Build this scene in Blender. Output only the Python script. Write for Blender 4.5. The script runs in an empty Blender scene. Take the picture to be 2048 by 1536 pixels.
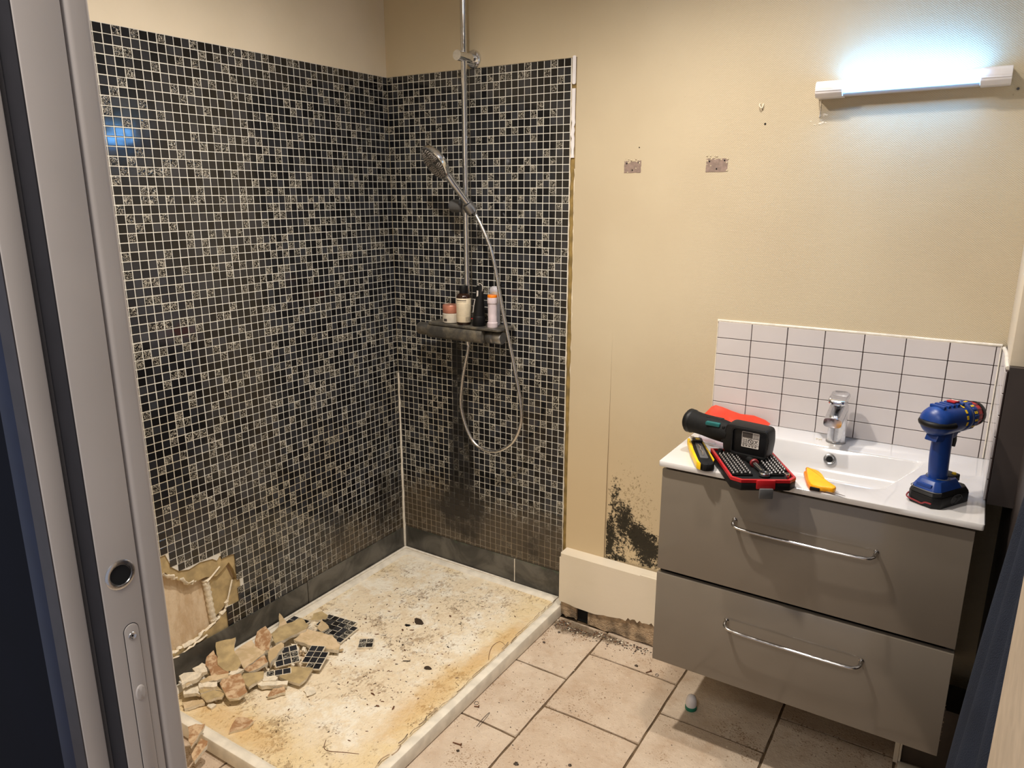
import bpy, bmesh, math, random
from mathutils import Vector, Matrix, Euler
random.seed(7)
C = bpy.context.scene.collection
PI = math.pi

# ------------------------------------------------------------------ camera
CAM = Vector((1.9642, -2.2366, 1.5386)); FPX = 1471.05
YAW, PITCH, ROLL = -0.563, 0.2523, 0.0008
_fw = Vector((math.sin(YAW)*math.cos(PITCH), math.cos(YAW)*math.cos(PITCH), -math.sin(PITCH)))
_r = Vector((math.cos(YAW), -math.sin(YAW), 0)); _u = _r.cross(_fw)
RT = _r*math.cos(ROLL) + _u*math.sin(ROLL); UP = -_r*math.sin(ROLL) + _u*math.cos(ROLL)
cam = bpy.data.cameras.new('camera'); cam.sensor_fit = 'HORIZONTAL'; cam.sensor_width = 36
cam.lens = 36*FPX/2048; cam.clip_start = 0.02; cam.clip_end = 30
co = bpy.data.objects.new('camera', cam); C.objects.link(co)
m = Matrix((RT, UP, -_fw)).transposed().to_4x4(); m.translation = CAM
co.matrix_world = m
bpy.context.scene.camera = co
# ------------------------------------------------------------------ world, lights, exposure
w = bpy.data.worlds.new('world'); bpy.context.scene.world = w; w.use_nodes = True
w.node_tree.nodes['Background'].inputs[0].default_value = (0.80, 0.84, 1.0, 1)
w.node_tree.nodes['Background'].inputs[1].default_value = 0.45
def area(name, loc, size, power, col, rot=(0, 0, 0), shape='DISK', size_y=None):
    l = bpy.data.lights.new(name, 'AREA'); l.shape = shape; l.size = size; l.energy = power; l.color = col
    if size_y: l.size_y = size_y
    o = bpy.data.objects.new(name, l); C.objects.link(o); o.location = loc; o.rotation_euler = rot
    return o
def spot(name, loc, power, deg, col, rad=.035):
    l = bpy.data.lights.new(name, 'SPOT'); l.energy = power; l.color = col; l.spot_size = math.radians(deg); l.spot_blend = 1.0; l.shadow_soft_size = rad
    o = bpy.data.objects.new(name, l); C.objects.link(o); o.location = loc; return o
spot('ceiling_spot_and_fill', (1.43, -0.62, 2.44), 69, 146, (1.0, 0.92, 0.83))
spot('ceiling_spot_and_fill', (0.90, -1.02, 2.44), 146, 166, (1.0, 0.91, 0.82))  # second spot added over the shower as fill, its fitting is unseen
area('hall_fill_light', (1.5, -2.7, 2.4), 0.5, 20, (1.0, 0.93, 0.86))  # fill added from the hall side, no lamp known there
vs = bpy.context.scene.view_settings
bpy.context.scene.display_settings.display_device = 'sRGB'
vs.view_transform = 'Standard'; vs.look = 'None'; vs.gamma = 1; vs.use_curve_mapping = False
vs.exposure = 0.0

def ray(u, v):
    return _fw + RT*((u-1024)/FPX) - UP*((v-768)/FPX)
def on_z(u, v, z):
    d = ray(u, v); return CAM + d*((z-CAM.z)/d.z)
def px_size(P):            # pixels per metre at a point, to find the pieces that show largest
    d = (Vector(P)-CAM); z = d.dot(_fw)
    if z < .05: return 0, -1, -1
    return FPX/z, 1024+FPX*d.dot(RT)/z, 768-FPX*d.dot(UP)/z

# ------------------------------------------------------------------ node helper
def c8(r, g, b):
    f = lambda v: (v/255/12.92) if v/255 <= .04045 else ((v/255+.055)/1.055)**2.4
    return (f(r), f(g), f(b), 1)
class S:
    def __init__(s, g, k): s.g = g; s.k = k
    def _m(s, op, o, rev=False):
        n = s.g.nt.nodes.new('ShaderNodeMath'); n.operation = op
        a, b = (o, s) if rev else (s, o)
        for i, x in enumerate((a, b)):
            if isinstance(x, S): s.g.nt.links.new(x.k, n.inputs[i])
            elif x is not None: n.inputs[i].default_value = x
        return S(s.g, n.outputs[0])
    def __add__(s, o): return s._m('ADD', o)
    __radd__ = __add__
    def __sub__(s, o): return s._m('SUBTRACT', o)
    def __rsub__(s, o): return s._m('SUBTRACT', o, True)
    def __mul__(s, o): return s._m('MULTIPLY', o)
    __rmul__ = __mul__
    def __truediv__(s, o): return s._m('DIVIDE', o)
    def max(s, o): return s._m('MAXIMUM', o)
    def min(s, o): return s._m('MINIMUM', o)
    def pow(s, o): return s._m('POWER', o)
    def abs(s): return s._m('ABSOLUTE', None)
    def sin(s): return s._m('SINE', None)
    def ss(s, a, b, lo=0., hi=1.):
        n = s.g.nt.nodes.new('ShaderNodeMapRange'); n.interpolation_type = 'SMOOTHSTEP'
        for i, v in ((1, a), (2, b), (3, lo), (4, hi)): n.inputs[i].default_value = v
        s.g.nt.links.new(s.k, n.inputs[0]); return S(s.g, n.outputs[0])
class G:
    def __init__(s, name):
        s.m = bpy.data.materials.new(name); s.m.use_nodes = True; s.nt = s.m.node_tree
        s.b = s.nt.nodes['Principled BSDF']
    def pos(s, obj=False):
        if obj:
            n = s.nt.nodes.new('ShaderNodeTexCoord'); p = n.outputs['Object']
        else:
            n = s.nt.nodes.new('ShaderNodeNewGeometry'); p = n.outputs['Position']
        q = s.nt.nodes.new('ShaderNodeSeparateXYZ'); s.nt.links.new(p, q.inputs[0])
        s.p = S(s, p); return S(s, q.outputs[0]), S(s, q.outputs[1]), S(s, q.outputs[2])
    def scaled(s, sx, sy, sz, v=None):
        n = s.nt.nodes.new('ShaderNodeMapping'); n.inputs['Scale'].default_value = (sx, sy, sz)
        s.nt.links.new((v or s.p).k, n.inputs['Vector']); return S(s, n.outputs[0])
    def noise(s, sc, det=2, ro=.5, dist=0, v=None):
        n = s.nt.nodes.new('ShaderNodeTexNoise'); s.nt.links.new((v or s.p).k, n.inputs['Vector'])
        n.inputs['Scale'].default_value = sc; n.inputs['Detail'].default_value = det
        n.inputs['Roughness'].default_value = ro; n.inputs['Distortion'].default_value = dist
        return S(s, n.outputs[0])
    def vor(s, sc, v=None, feat='F1', out=0):
        n = s.nt.nodes.new('ShaderNodeTexVoronoi'); n.feature = feat
        s.nt.links.new((v or s.p).k, n.inputs['Vector']); n.inputs['Scale'].default_value = sc
        return S(s, n.outputs[out])
    def mix(s, f, a, b):
        n = s.nt.nodes.new('ShaderNodeMix'); n.data_type = 'RGBA'; n.clamp_factor = True
        for i, x in ((0, f), (6, a), (7, b)):
            if isinstance(x, S): s.nt.links.new(x.k, n.inputs[i])
            else: n.inputs[i].default_value = x
        return S(s, n.outputs[2])
    def rnd(s):
        n = s.nt.nodes.new('ShaderNodeObjectInfo'); return S(s, n.outputs['Random'])
    def attr(s, name):
        n = s.nt.nodes.new('ShaderNodeAttribute'); n.attribute_name = name; return S(s, n.outputs['Fac'])
    def set(s, **k):
        names = dict(col='Base Color', rough='Roughness', metal='Metallic', spec='Specular IOR Level', coat='Coat Weight',
                     coatr='Coat Roughness', trans='Transmission Weight', ior='IOR', emit='Emission Color', es='Emission Strength', sss='Subsurface Weight')
        for a, x in k.items():
            i = s.b.inputs[names[a]]
            if isinstance(x, S): s.nt.links.new(x.k, i)
            else: i.default_value = x
        return s
    def bump(s, h, dist=.001, strength=1.):
        n = s.nt.nodes.new('ShaderNodeBump'); n.inputs['Distance'].default_value = dist; n.inputs['Strength'].default_value = strength
        s.nt.links.new(h.k, n.inputs['Height']); s.nt.links.new(n.outputs[0], s.b.inputs['Normal']); return s
def simple(name, col, rough=.5, metal=0., var=.06, sc=40, bump=0., **k):
    g = G(name); g.pos()
    n = g.noise(sc, 3)
    d = tuple(max(0, x*(1-var*2)) for x in col[:3])+(1,)
    l = tuple(min(1, x*(1+var)) for x in col[:3])+(1,)
    g.set(col=g.mix(n.ss(.3, .7), d, l), rough=rough, metal=metal, **k)
    if bump: g.bump(g.noise(sc*6, 3), bump)
    return g.m
def blob(x, z, x0, z0, sx, sz):
    a = (x-x0)/sx; b = (z-z0)/sz
    return (1-(a*a+b*b)).max(0)

# grime over the mosaic, laid out on the walls (world x/y/z)
def mosaic_grime(g):
    x, y, z = g.pos()
    n1 = g.noise(9, 5, .6); n2 = g.noise(45, 4, .65); n3 = g.noise(3.2, 3)
    back = y.ss(-.012, -.004)                      # 1 on the back wall
    low = z.ss(.62, .14)
    mb = (blob(x, z, .315, .50, .085, .42)*1.35).max(blob(x, z, .30, .30, .20, .20)*.95).max(blob(x, z, .66, .24, .20, .20)*.62).max(blob(x, z, .30, .82, .035, .26)*1.5)
    black_b = ((mb + (n1-.5)*1.5+(n2-.5)*.5)*back*mb.ss(0, .1)).ss(.32, .95)
    ml = (blob(y, z, -.10, .30, .2, .25)*.85).max(blob(y, z, -.40, .30, .25, .16)*.7)
    black_l = ((ml + (n1-.5)*1.4+(n2-.5)*.4)*(1-back)*ml.ss(0, .1)).ss(.45, 1.05)
    black = black_b.max(black_l)
    brown = ((low*back*1.15 + low*(1-back)*y.ss(-.95, -.3)*.8) + (n2-.5)*.9 + (n3-.5)*.7).ss(.35, .95)
    yellow = (z.ss(1.25, .55) * (n3+(n2-.5)*.4).ss(.45, .62))
    return x, y, z, black, brown, yellow, n1, n2
def mat_tile(name, relief):
    g = G(name)
    x, y, z, black, brown, yellow, n1, n2 = mosaic_grime(g)
    r = g.attr('tint')
    base = g.mix(r, c8(15, 15, 17), c8(50, 51, 55))
    if relief:
        q = g.scaled(1, 1, 1)
        wn = g.noise(125, 1.0, .5, 1.3, q)
        worm = ((wn-.5).abs()).ss(.055, .022)
        base = g.mix(worm, c8(18, 17, 17), c8(168, 162, 148))
    col = g.mix((brown*(.35+n2*.7)).min(.75), base, c8(84, 72, 54))
    col = g.mix(black*.66, col, c8(16, 13, 9))
    g.set(col=col, rough=(brown*.45+black*.25+.10+(worm*.25 if relief else 0)), spec=.55)
    if relief: g.bump(wn, .0012, .9)
    else: g.bump(g.noise(25, 1), .0006, .5)
    return g.m
M = {}
M['tile'] = mat_tile('black_glass_tile', False)
M['relief'] = mat_tile('relief_glass_tile', True)
g = G('mosaic_grout'); x, y, z, black, brown, yellow, n1, n2 = mosaic_grime(g)
col = g.mix(yellow*.45, c8(216, 213, 202), c8(194, 172, 124))
col = g.mix(brown*.72, col, c8(104, 84, 56)); col = g.mix(black*.9, col, c8(14, 10, 7))
g.set(col=col, rough=.85); g.bump(g.noise(300, 2), .0006); M['grout'] = g.m

g = G('cream_wallpaper'); x, y, z = g.pos()
n = g.noise(2.2, 4); n2 = g.noise(60, 4, .7); n3 = g.noise(180, 3, .7)
col = g.mix(n.ss(.3, .7), c8(186, 171, 143), c8(193, 179, 151))
col = g.mix(z.ss(1.15, .35)*x.ss(1.6, .9)*.55, col, c8(206, 180, 136))  # warmer light low on the wall painted into the colour
# black mould growing out of the corner behind the cabinet
md = (blob(x, z, 1.09, .365, .07, .045)*1.3).max(blob(x, z, 1.02, .42, .05, .10)).max(blob(x, z, 1.07, .385, .05, .06)*1.2).max(blob(x, z, 1.115, .345, .075, .075)*1.15).max(blob(x, z, .972, .345, .028, .13)*1.0)
md = md.max(blob(x, z, .985, .49, .03, .12)*.62).max(blob(x, z, 1.0, .278, .06, .02)*.8).max(blob(x, z, 1.12, .285, .07, .02)*.8).max(blob(x, z, 1.0, .345, .06, .09)*.6)
halo = blob(x, z, 1.04, .42, .16, .32)
mould = ((.02+md*1.08 + (n2-.5)*1.9 + (n3-.5)*2.2)*x.ss(.953, .957)*(md.ss(.0, .12))).ss(.34, .80)
speck = (halo.ss(.1, 1.)*.55 + (n3-.5)*2.6+(n2-.5)*1.4).ss(.62, .86)*x.ss(.953, .957)
col = g.mix(speck*.6, col, c8(96, 78, 40)); col = g.mix(mould*.97, col, c8(15, 14, 6))
sc_ = (g.noise(14, 5, .7)*1.0).ss(.70, .76)
col = g.mix(sc_*.15, col, c8(170, 140, 95))
g.set(col=col, rough=.48, spec=.35)
wx = ((x*2*PI/.0062).sin()*(z*2*PI/.0048).sin())*.6 + g.noise(170, 2, .5, 0, g.scaled(.25, 1, 1.6))*.5
g.bump(wx*x.ss(.96, 1.4), .0007, .65); M['cream'] = g.m
g = G('smooth_cream_paint'); x, y, z = g.pos(); n = g.noise(3, 3)
g.set(col=g.mix(n.ss(.3, .7), c8(214, 202, 178), c8(222, 210, 188)), rough=.55); g.bump(g.noise(60, 3), .0008, .5); M['paint'] = g.m

M['ceil'] = simple('white_ceiling_paint', c8(238, 236, 230), .7, var=.02)
M['khaki'] = simple('green_board_paper', c8(180, 158, 114), .85, var=.12, sc=30, bump=.0006)
M['khaki2'] = simple('damp_board_edge', c8(142, 118, 66), .85, var=.2, sc=24)
g = G('old_wall_plaster'); x, y, z = g.pos(); n = g.noise(18, 5, .65, 0, g.scaled(1, 1.6, .5)); n2 = g.noise(70, 4)
g.set(col=g.mix(n.ss(.38, .66), c8(214, 194, 164), c8(194, 168, 134)), rough=.9); g.bump(n+n2*.5, .003); M['oldwall'] = g.m
M['gypsum'] = simple('white_gypsum', c8(232, 220, 196), .9, var=.08, sc=60, bump=.002)
g = G('slate_skirting'); x, y, z = g.pos(); n = g.noise(7, 5, .6, 1.2); n2 = g.noise(30, 4)
col = g.mix(n.ss(.35, .7), c8(56, 54, 49), c8(98, 94, 86))
col = g.mix((z.ss(.10, .16)*n2).ss(.35, .6)*.5, col, c8(70, 84, 62))
g.set(col=col, rough=.42); g.bump(n2, .0005); M['slate'] = g.m

g = G('stained_tray'); x, y, z = g.pos()
n = g.noise(5, 5, .6, .6); n2 = g.noise(28, 5, .65, .8); n3 = g.noise(110, 4, .7, .5, g.scaled(1, .55, 1)); n4 = g.noise(9, 4, .6)
edge = x.ss(.52, .77).max(y.ss(-.86, -1.18)).max(y.ss(-.14, -.02)*.55).max(x.ss(.16, .02)*.7)
mid = (1-edge)
yel = (edge*1.0 + (n-.5)*1.7 + (n2-.5)*.7).ss(.38, 1.0)*x.ss(.785, .75)
white = (n4+(n2-.5)*.5).ss(.46, .64)
col = g.mix(white, c8(234, 218, 188), c8(242, 234, 214))
col = g.mix(yel*.62, col, c8(228, 202, 146))
dirt = ((n-.5)*1.9+.04+(n3-.5)*1.5+(n2-.5)*1.3+y.ss(-.0, -.3)*.10-x.ss(.72, .77)*.1).ss(.30, .52)
col = g.mix(dirt*.55, col, c8(132, 104, 74))
mott = (g.noise(16, 5, .7, .8)+(n3-.5)*.8).ss(.50, .66)
col = g.mix(mott*.35*mid.max(.35), col, c8(190, 160, 122))
blot = ((g.noise(22, 4, .6, .6)-.5)*2.2+(n-.5)*1.5+(g.noise(60, 3)-.5)*.6).ss(.42, .62)
col = g.mix(blot*.55*y.ss(-.05, -.25), col, c8(104, 80, 52))
fl = (g.noise(75, 3, .6, 1.5)+(n-.5)*.5+(g.noise(260, 2)-.5)*.3).ss(.66, .72)
col = g.mix(fl*.85*y.ss(-.02, -.2), col, c8(62, 46, 28))
amber = (blob(x, y, .74, -.35, .06, .25)+blob(x, y, .70, -.72, .09, .35)+blob(x, y, .3, -1.12, .35, .09)+(n2-.5)*.9).ss(.35, 1.1)
col = g.mix(amber*.5, col, c8(206, 160, 90))
g.set(col=col, rough=.42, spec=.4); g.bump(n3+n2*1.5, .003); M['tray'] = g.m
M['traywhite'] = simple('tray_enamel', c8(228, 220, 202), .35, var=.07, sc=24)
M['silicone'] = simple('white_silicone', c8(222, 214, 198), .5, var=.06, sc=60, bump=.0006)

g = G('floor_stone_tile'); x, y, z = g.pos(); n = g.noise(6, 6, .65, .4); n2 = g.noise(40, 5, .7); n3 = g.noise(190, 3, .7); r = g.rnd()
col = g.mix(n.ss(.3, .7), c8(190, 170, 147), c8(209, 193, 172)); col = g.mix(n2.ss(.45, .75)*.5, col, c8(222, 205, 182))
col = g.mix(r*.22, col, c8(178, 150, 122))
dots = (g.noise(120, 2, .6)+(g.noise(5, 3)-.5)*.35).ss(.66, .72)
col = g.mix(dots*.7, col, c8(112, 84, 56))
dt = (.10+(n2-.5)*1.4+(n3-.5)*1.8+(g.noise(3.5, 4, .6)-.5)*1.7).ss(.32, .62)
col = g.mix(dt*.9, col, c8(128, 98, 66))
col = g.mix((g.noise(17, 5, .7)).ss(.48, .70)*.45, col, c8(176, 148, 120))
crn = (blob(x, y, .86, -.10, .10, .07)+blob(x, y, 1.0, -.09, .14, .04)+(n2-.5)*1.0).ss(.35, .9)
col = g.mix(crn*.75, col, c8(78, 62, 40))
g.set(col=col, rough=.5, spec=.35); g.bump(n2+n3*.6+n, .003); M['stone'] = g.m
M['floorgrout'] = simple('floor_grout', c8(104, 84, 60), .9, var=.15, sc=50, bump=.001)

def chrome(name, col=(.75, .76, .78, 1), rough=.08):
    g = G(name); g.pos(); n = g.noise(90, 3, .6)
    g.set(col=g.mix(n.ss(.4, .8), col, tuple(v*.82 for v in col[:3])+(1,)), metal=1., rough=n.ss(.3, .75)*.14+rough); return g.m
M['chrome'] = chrome('chrome'); M['dchrome'] = chrome('limescaled_chrome', (.34, .34, .34, 1), .28)
g = G('limescaled_mixer'); x, y, z = g.pos(); n = g.noise(18, 5, .6); 
g.set(col=g.mix(n.ss(.4, .65), c8(86, 84, 80), c8(134, 126, 110)), rough=.38, metal=.55); M['mixer'] = g.m
M['ceramic'] = simple('white_ceramic', c8(206, 204, 202), .10, var=.015, sc=8, spec=.6, coat=.4)
M['wtile'] = simple('white_wall_tile', c8(196, 190, 188), .14, var=.02, sc=6)
M['dgrout'] = simple('dark_brown_grout', c8(62, 46, 40), .8)
g = G('gloss_grey_lacquer'); g.pos(); n = g.noise(5, 3)
g.set(col=g.mix(n, c8(113, 105, 94), c8(119, 111, 100)), rough=.16, spec=.5, coat=.3, coatr=.08); M['lacquer'] = g.m
M['carcass'] = simple('cabinet_carcass', c8(60, 56, 50), .5)
M['darkwall'] = simple('dark_taupe_paint', c8(58, 50, 46), .45, var=.05, sc=12)
M['boxdark'] = simple('dark_brown_panel', c8(62, 50, 38), .5)
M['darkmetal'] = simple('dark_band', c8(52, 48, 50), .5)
M['jamb'] = simple('beige_jamb_paint', c8(186, 168, 144), .5)
M['doorshade'] = simple('dark_door_shade', c8(34, 32, 36), .8)  # near-black tone for the shade painted on the door's front face
M['doorpaint'] = simple('greige_door_paint', c8(184, 175, 166), .5, var=.03, sc=5)
M['blue'] = simple('navy_wall_paint', c8(2, 5, 18), .8, var=.08, sc=10, spec=.15)
M['blue2'] = simple('mid_blue_trim', c8(12, 24, 50), .6)
M['black'] = simple('black_plastic', c8(11, 11, 12), .5, var=.1, sc=60, spec=.3)
M['blackr'] = simple('black_rubber', c8(15, 15, 15), .7, var=.12, sc=120, bump=.0004, spec=.25)
M['greyp'] = simple('grey_plastic', c8(84, 84, 84), .45)
M['red'] = simple('red_plastic', c8(172, 24, 30), .35)
M['dred'] = simple('dull_red_plastic', c8(120, 34, 38), .4)
M['bluep'] = simple('blue_plastic', c8(12, 54, 124), .38, var=.05)
M['yellow'] = simple('yellow_plastic', c8(240, 196, 18), .4)
M['orangey'] = simple('amber_yellow_plastic', c8(250, 172, 8), .35)
M['teal'] = simple('teal_plastic', c8(12, 96, 96), .4)
M['steel'] = chrome('steel', (.62, .61, .60, 1), .2)
M['handlechrome'] = chrome('tinted_chrome', (.46, .44, .42, 1), .08)
M['bitsteel'] = chrome('dark_bit_steel', (.26, .25, .24, 1), .22)
M['rust'] = simple('rusty_steel', c8(110, 74, 50), .6, .4)
M['beigelabel'] = simple('beige_paper_label', c8(214, 200, 172), .55, var=.03)
M['ink'] = simple('dark_print', c8(60, 54, 50), .6)
M['copper'] = simple('rose_copper_lid', c8(184, 122, 100), .32, .3)
M['amberglass'] = simple('dark_amber_glass', c8(40, 22, 12), .12)
M['jarwhite'] = simple('ivory_glass', c8(196, 188, 172), .25)
M['lilac'] = simple('pale_lilac_plastic', c8(206, 192, 196), .35)
M['orange'] = simple('orange_cap_plastic', c8(226, 122, 10), .4)
M['white'] = simple('white_plastic', c8(226, 222, 222), .35, var=.02)
M['sticker'] = simple('silver_sticker', c8(205, 198, 190), .4, var=.03)
M['green'] = simple('green_rubber', c8(20, 120, 92), .5)
M['hole'] = simple('black_void', c8(4, 4, 4), .9)
M['navy'] = None
g = G('navy_terry_cloth'); x, y, z = g.pos(); n = g.noise(9, 3); n2 = g.noise(500, 2)
g.set(col=g.mix(n, c8(28, 34, 48), c8(50, 60, 80)), rough=.95); g.bump(n2, .0015); M['navy'] = g.m
g = G('translucent_red_film'); g.pos(); n = g.noise(40, 3)
g.set(col=g.mix(n, c8(255, 74, 44), c8(255, 108, 74)), rough=.3, trans=.35, spec=.5); M['redfilm'] = g.m
g = G('clear_plastic'); g.pos(); g.set(col=(.80, .78, .84, 1), rough=.12, trans=.55, ior=1.3); M['clear'] = g.m
g = G('lamp_tube_light'); g.pos(); g.set(col=(.9, .95, 1, 1), emit=(.14, .45, 1.0, 1), es=68.); M['tube'] = g.m
g = G('frosted_diffuser'); g.pos(); g.set(col=(.62, .66, .70, 1), rough=.3, trans=.2); M['diffuser'] = g.m
M['woodraw'] = simple('swollen_skirting_wood', c8(166, 144, 116), .85, var=.3, sc=30, bump=.005)
M['shardedge'] = M['gypsum']
g = G('torn_board_paper'); x, y, z = g.pos(); n = g.noise(26, 5, .65, .5); n2 = g.noise(7, 3); 
g.set(col=g.mix((n+(n2-.5)*.8).ss(.42, .66), c8(190, 166, 126), c8(212, 188, 152)), rough=.85); g.bump(n, .002); M['shard'] = g.m
g = G('rusty_board_paper'); x, y, z = g.pos(); n = g.noise(40, 5, .65, .5)
g.set(col=g.mix(n.ss(.4, .62), c8(158, 118, 80), c8(204, 176, 140)), rough=.85); g.bump(n, .002); M['shardb'] = g.m

# ------------------------------------------------------------------ object helpers
def link(name, me, mats, parent=None, smooth=None, off=None):
    o = bpy.data.objects.new(name, me); C.objects.link(o)
    if not isinstance(mats, (list, tuple)): mats = [mats]
    for mm in mats: me.materials.append(mm)
    if smooth is not None:
        for p in me.polygons: p.use_smooth = True
        if smooth < 180:
            try: me.set_sharp_from_angle(angle=math.radians(smooth))
            except Exception: pass
    if parent is not None: o.parent = parent
    return o
def tag(o, label=None, cat=None, group=None, kind=None):
    if label: o['label'] = label
    if cat: o['category'] = cat
    if group: o['group'] = group
    if kind: o['kind'] = kind
    return o
def thing(name, label, cat, loc=(0, 0, 0), rz=0, group=None, rot=None):
    o = bpy.data.objects.new(name, None); C.objects.link(o); o.empty_display_size = .05
    o.location = loc; o.rotation_euler = rot or (0, 0, rz)
    return tag(o, label, cat, group)
def fin(bm, name):
    bmesh.ops.recalc_face_normals(bm, faces=bm.faces[:]); me = bpy.data.meshes.new(name); bm.to_mesh(me); bm.free(); return me
def add_box(bm, a, b, bev=0., seg=2, mi=0):
    n0 = len(bm.faces)
    t = bmesh.new()
    vs_ = [t.verts.new((x, y, z)) for x in (a[0], b[0]) for y in (a[1], b[1]) for z in (a[2], b[2])]
    for f in ((0, 1, 3, 2), (4, 6, 7, 5), (0, 4, 5, 1), (2, 3, 7, 6), (0, 2, 6, 4), (1, 5, 7, 3)):
        t.faces.new([vs_[i] for i in f])
    bmesh.ops.recalc_face_normals(t, faces=t.faces[:])
    if bev: bmesh.ops.bevel(t, geom=t.edges[:], offset=bev, segments=seg, affect='EDGES', profile=.5)
    merge(bm, t, mi)
def merge(bm, t, mi=None, mat=None):
    mp = {}
    for v in t.verts: mp[v] = bm.verts.new(mat @ v.co if mat else v.co)
    for f in t.faces:
        try:
            nf = bm.faces.new([mp[v] for v in f.verts]); nf.smooth = f.smooth; nf.material_index = f.material_index if mi is None else mi
        except ValueError: pass
    t.free()
def box(name, a, b, mat, parent=None, bev=0., seg=2, smooth=40):
    bm = bmesh.new(); add_box(bm, a, b, bev, seg)
    return link(name, fin(bm, name), mat, parent, smooth if bev else None)
def frame_from(d):
    d = Vector(d).normalized(); h = Vector((0, 0, 1)) if abs(d.z) < .9 else Vector((1, 0, 0))
    a = d.cross(h).normalized(); return a, a.cross(d).normalized(), d     # x, y, z axes
def add_lathe(bm, prof, p0=(0, 0, 0), d=(0, 0, 1), n=24, mi=0, sx=1., sy=1.):
    a, b, d = frame_from(d); p0 = Vector(p0); rings = []
    for r, h in prof:
        if r < 1e-6: rings.append([bm.verts.new(p0+d*h)])
        else: rings.append([bm.verts.new(p0+d*h+(a*math.cos(2*PI*i/n)*sx+b*math.sin(2*PI*i/n)*sy)*r) for i in range(n)])
    for A, B in zip(rings, rings[1:]):
        for i in range(n):
            j = (i+1) % n
            if len(A) == 1 and len(B) == 1: continue
            if len(A) == 1: q = [A[0], B[i], B[j]]
            elif len(B) == 1: q = [A[i], A[j], B[0]]
            else: q = [A[i], A[j], B[j], B[i]]
            f = bm.faces.new(q); f.smooth = True; f.material_index = mi
def lathe(name, prof, mat, parent=None, p0=(0, 0, 0), d=(0, 0, 1), n=24, sx=1., sy=1., smooth=40):
    bm = bmesh.new(); add_lathe(bm, prof, p0, d, n, 0, sx, sy); return link(name, fin(bm, name), mat, parent, smooth)
def smooth_path(pts, k=6):
    P = [Vector(p) for p in pts]; out = []
    for i in range(len(P)-1):
        p0 = P[max(i-1, 0)]; p1 = P[i]; p2 = P[i+1]; p3 = P[min(i+2, len(P)-1)]
        for j in range(k):
            t = j/k
            out.append(.5*((2*p1)+(p2-p0)*t+(2*p0-5*p1+4*p2-p3)*t*t+(3*p1-p0-3*p2+p3)*t**3))
    out.append(P[-1]); return out
def add_tube(bm, pts, r, n=10, mi=0, flat=1., k=6, raw=False):
    P = [Vector(p) for p in pts] if raw else smooth_path(pts, k); rings = []; a = None
    for i, p in enumerate(P):
        d = (P[min(i+1, len(P)-1)]-P[max(i-1, 0)]).normalized()
        if a is None: a = frame_from(d)[0]
        a = (a-d*a.dot(d)).normalized(); b = d.cross(a)
        rr = r(i/(len(P)-1)) if callable(r) else r
        rings.append([bm.verts.new(p+(a*math.cos(2*PI*q/n)+b*math.sin(2*PI*q/n)*flat)*rr) for q in range(n)])
    for A, B in zip(rings, rings[1:]):
        for q in range(n):
            f = bm.faces.new([A[q], A[(q+1) % n], B[(q+1) % n], B[q]]); f.smooth = True; f.material_index = mi
    for R in (rings[0], rings[-1]):
        f = bm.faces.new(R); f.material_index = mi
def tube(name, pts, r, mat, parent=None, n=10, flat=1., k=6, raw=False):
    bm = bmesh.new(); add_tube(bm, pts, r, n, 0, flat, k, raw); return link(name, fin(bm, name), mat, parent, 50)
def add_prism(bm, out, z0, z1, axis='z', bev=0., mi=0, top=1.):
    t = bmesh.new(); f3 = {'z': lambda u, v, w_: (u, v, w_), 'y': lambda u, v, w_: (u, w_, v), 'x': lambda u, v, w_: (w_, u, v)}[axis]
    cx = sum(p[0] for p in out)/len(out); cy = sum(p[1] for p in out)/len(out)
    A = [t.verts.new(f3(u, v, z0)) for u, v in out]; B = [t.verts.new(f3(cx+(u-cx)*top, cy+(v-cy)*top, z1)) for u, v in out]
    t.faces.new(A); t.faces.new(B)
    for i in range(len(out)):
        j = (i+1) % len(out); t.faces.new([A[i], A[j], B[j], B[i]])
    bmesh.ops.recalc_face_normals(t, faces=t.faces[:])
    if bev: bmesh.ops.bevel(t, geom=t.edges[:], offset=bev, segments=2, affect='EDGES', profile=.5)
    merge(bm, t, mi)
def prism(name, out, z0, z1, mat, parent=None, axis='z', bev=0., top=1., smooth=35):
    bm = bmesh.new(); add_prism(bm, out, z0, z1, axis, bev, 0, top); return link(name, fin(bm, name), mat, parent, smooth if bev else None)
def inpoly(x, y, P):
    c_ = False
    for i in range(len(P)):
        x1, y1 = P[i]; x2, y2 = P[i-1]
        if (y1 > y) != (y2 > y) and x < (x2-x1)*(y-y1)/(y2-y1)+x1: c_ = not c_
    return c_
def rrect(cx, cy, w_, h_, r, n=5):
    o = []
    for sx, sy, a0 in ((1, 1, 0), (-1, 1, 90), (-1, -1, 180), (1, -1, 270)):
        for i in range(n+1):
            a = math.radians(a0+90*i/n); o.append((cx+sx*(w_/2-r)+math.cos(a)*r, cy+sy*(h_/2-r)+math.sin(a)*r))
    return o

# ================================================================== SETTING
MT = 1.96       # top of the mosaic
# --- back wall
bm = bmesh.new()
add_box(bm, (-.10, .010, 0), (2.25, .12, 2.45), mi=1)
add_box(bm, (-.02, -.001, MT), (.80, .0101, 2.45), mi=0)
add_box(bm, (.7975, -.003, 0), (2.2, .0101, 2.45), mi=0)
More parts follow.
